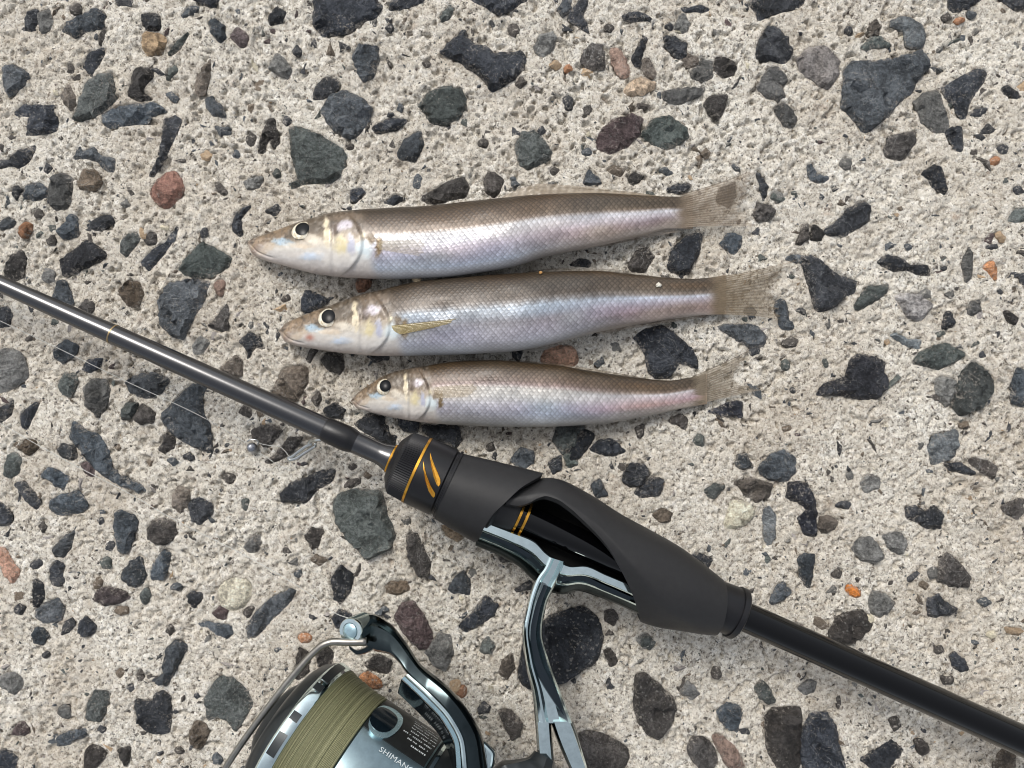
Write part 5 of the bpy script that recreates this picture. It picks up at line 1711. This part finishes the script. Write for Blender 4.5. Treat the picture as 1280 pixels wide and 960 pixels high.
# the small specification print: too small to read, rows of tiny strokes
V, Fc = [], []
g = np.random.default_rng(9)
for row, (xa, xb) in enumerate([(33.0, 37.6), (31.0, 38.0), (28.8, 38.2), (30.6, 38.4), (30.2, 38.6), (30.2, 38.6), (30.0, 38.6), (29.6, 38.4)]):
    x = xa
    a = math.radians(67 + row * 4.3)
    while x < xb:
        w = g.uniform(0.16, 0.42)
        for (xx, da) in ((x, 0), (x + w, 0), (x + w, 0.024), (x, 0.024)):
            V.append((xx, 21.66 * math.sin(a + da), 21.66 * math.cos(a + da)))
        Fc.append(tuple(range(len(V) - 4, len(V))))
        x += w + (g.uniform(0.5, 0.9) if g.random() < 0.22 else g.uniform(0.16, 0.3))
link('small_print', mesh_np('small_print', np.array(V) * MM, Fc, False), M_INK, spool)

# rotor arm with the line roller and the bail wire
OUT = [(444, 770), (463, 766.5), (485, 777), (507, 802), (526, 830), (557, 855), (585, 887), (603, 921), (612, 975)]
INN = [(452, 800), (466, 808), (488, 816), (497, 828), (500, 850), (527, 876), (553, 905), (566, 935), (568, 985)]
ZA = [38, 40, 43, 47, 50, 51, 50, 49]
mixp = lambda t: [(a[0] * (1 - t) + b[0] * t, a[1] * (1 - t) + b[1] * t) for a, b in zip(OUT, INN)]
arm = strip('rotor_arm', OUT, [(456, 807), (469, 814), (487, 818), (498, 828)] + mixp(0.66)[4:], ZA, [(0.0, -7.0), (0.04, -3.0), (0.15, -1.6), (0.24, -1.8), (0.34, -0.6), (0.62, 0.1), (0.86, 0.9), (0.95, 0.8), (1.0, -2.5)], M_GUN, reel, R0, n=80, bottom=-9)
tail = lambda pts, k: [p for i, p in enumerate(pts) if i >= k]
strip('white_ridge', tail(mixp(0.60), 4), tail(mixp(0.76), 4), [48, 51, 51.6, 51, 49.6], [(0, -2), (0.12, 0.9), (0.6, 1.1), (0.9, 0.8), (1, -1)], M_CHROME, arm, R0, n=50, bottom=-5)
strip('pale_band', tail(mixp(0.765), 4), tail(mixp(0.93), 4), [47.5, 50.6, 51.2, 50.6, 49.2], [(0, -1), (0.1, 0.5), (0.9, 0.2), (1, -1.2)], M_PALE, arm, R0, n=50, bottom=-5)
strip('inner_face', tail(mixp(0.94), 4), tail([(x - 3, y + 16) for x, y in INN], 4), [47, 50, 50.6, 50, 48.6], [(0, -1.4), (0.1, -0.4), (1.0, -9.0)], M_DARKGLOSS, arm, R0, n=50, bottom=-10)

RC = at(437.5, 789, 42)
rdir = Vector((-0.34, 0.05, 0.94)).normalized()
RM = Matrix((rdir, Vector((0, 1, 0)).cross(rdir).cross(rdir).normalized() * -1, rdir.cross(Vector((0, 1, 0)).cross(rdir).cross(rdir).normalized() * -1))).transposed().to_4x4()
RM.translation = RC - R0
roller = lathe('line_roller', [(-7.5, 2.2), (-7.5, 3.6), (-4, 3.7), (-1.2, 3.65), (-0.3, 3.6), (0, 3.4), (0, 2.4), (-0.6, 2.3)], M_CHROME, reel, n=48, matrix=RM, k=1.0)
lathe('roller_cap', [(-0.6, 1.4), (-0.6, 2.3), (0.15, 2.2), (0.5, 1.6), (0.6, 0.6)], M_PALE, roller, n=36, k=1.0)
strip('roller_bracket', [(436, 806), (446, 812), (458, 808), (466, 800)], [(437, 812), (447, 819), (462, 815), (474, 806)], [38, 38, 38.5, 39], [(0, -1.5), (0.15, 0), (0.85, 0), (1, -1.5)], M_GUN, reel, R0, n=24)
tube('bail_wire', [(458, 802, 42), (440, 802.5, 42.4), (418, 802, 42.6), (406, 805, 42.6), (394, 814, 42.6), (370, 840, 43), (330, 891, 43.5), (292, 944, 43), (262, 992, 41)], 1.0, simple('bail_steel', (150, 147, 140), 0.34, metal=1.0), reel, n=12, org=R0, count=70,
     taper=[(0, 1.15), (0.2, 1.0), (1, 0.9)])
# trip lever, body
strip('trip_lever', [(600, 921), (612, 931), (620, 941), (619, 952), (613, 966)], [(599, 934), (605, 942), (608, 950), (607, 958), (606, 968)], [40, 40, 40], [(0, -2), (0.12, 0.1), (0.3, 0), (0.5, 0.4), (0.95, 0.5), (1, -2)], M_CHROME, reel, R0, n=24)
strip('gear_body', [(668, 938), (660, 946), (646, 949), (628, 951), (619, 958), (612, 972)], [(694, 953), (690, 975), (680, 1000), (664, 1020), (640, 1030), (616, 1020)], [33, 36, 38, 39, 39, 38],
      [(0, -8), (0.03, -3), (0.08, -1.2), (0.25, 0), (0.6, 1.5), (0.9, 0), (1, -8)], M_BODY, reel, R0, n=40, bottom=-28)

# ------------------------------------------------------------------ line, sinker, snap
M_LINE = simple('clear_line', (196, 197, 192), 0.25, grain=0.02, spec=0.8)
def strand(label, pts):
    o = tube('fishing_line', pts, 0.09, M_LINE, None, n=6, count=120)
    tag(o, label, 'fishing line', 'thin pale strands of fishing line')
strand('thin fishing line running from the left edge to the small lead ball', [(-60, 372, 10), (0, 401, 8), (70, 434, 5), (150, 473, 4), (262, 526, 3.5), (300, 549, 3.2), (311, 555, 3)])
strand('thin fishing line from the lower left edge to the roller of the reel', [(-60, 500, 6), (14, 537, 4), (45, 555, 4), (100, 585, 3.5), (160, 616, 4), (215, 648, 6), (250, 666, 10), (300, 691, 16), (370, 731, 26), (400, 752, 33), (422, 768, 39), (444, 775, 42)])
strand('short thin fishing line between the lead ball and the wire snap', [(318, 552, 2.5), (332, 556, 4), (348, 558, 6), (358, 566, 8), (362, 574, 9), (363, 581, 8), (357, 585, 6), (347, 581, 4), (334, 572, 3), (323, 566, 2.2)])

SR = at(315, 559.5, 2.1)
snk = empty('sinker', SR)
tag(snk, 'small round lead sinker ball lying left of the wire snap', 'sinker')
lathe('ball', [(-1.75, 0.25), (-1.6, 0.7), (-1.25, 1.22), (-0.7, 1.6), (0, 1.76), (0.7, 1.6), (1.25, 1.22), (1.6, 0.7), (1.75, 0.25)], M_LEADM, snk, n=32, matrix=Matrix.Rotation(-0.6, 4, 'Z'), k=1.0, sharp=80)
tube('wire_loop', [(309, 552, 3.2), (313, 549.5, 3.6), (319, 549.5, 3.7), (323, 552.5, 3.4), (322, 556, 3.0)], 0.22, M_WIRE, snk, org=SR)

S0 = at(380, 562, 0)
sn = empty('wire_snap', S0)
tag(sn, 'small bent steel wire snap hooked under the rod ahead of the seat', 'wire snap')
tube('hook_wire', [(403, 549.5, 16), (396, 550, 15), (390.5, 550.3, 13.5), (387, 552.5, 12.5), (385.8, 555, 12), (390, 555.5, 12)], 0.6, M_WIRE, sn, org=S0)
tube('loop_wire', [(394, 553.5, 12.5), (394.3, 556.5, 12), (391, 559.5, 11.4), (380, 566.5, 10.4), (371, 572.4, 9.6), (365.5, 574.3, 9.2), (362, 574.5, 9), (360.5, 573, 9), (366, 570, 9.6), (373, 564.5, 10.4), (383, 557.5, 11.6), (389.5, 554, 12.3)], 0.58, M_WIRE, sn, org=S0, count=80)
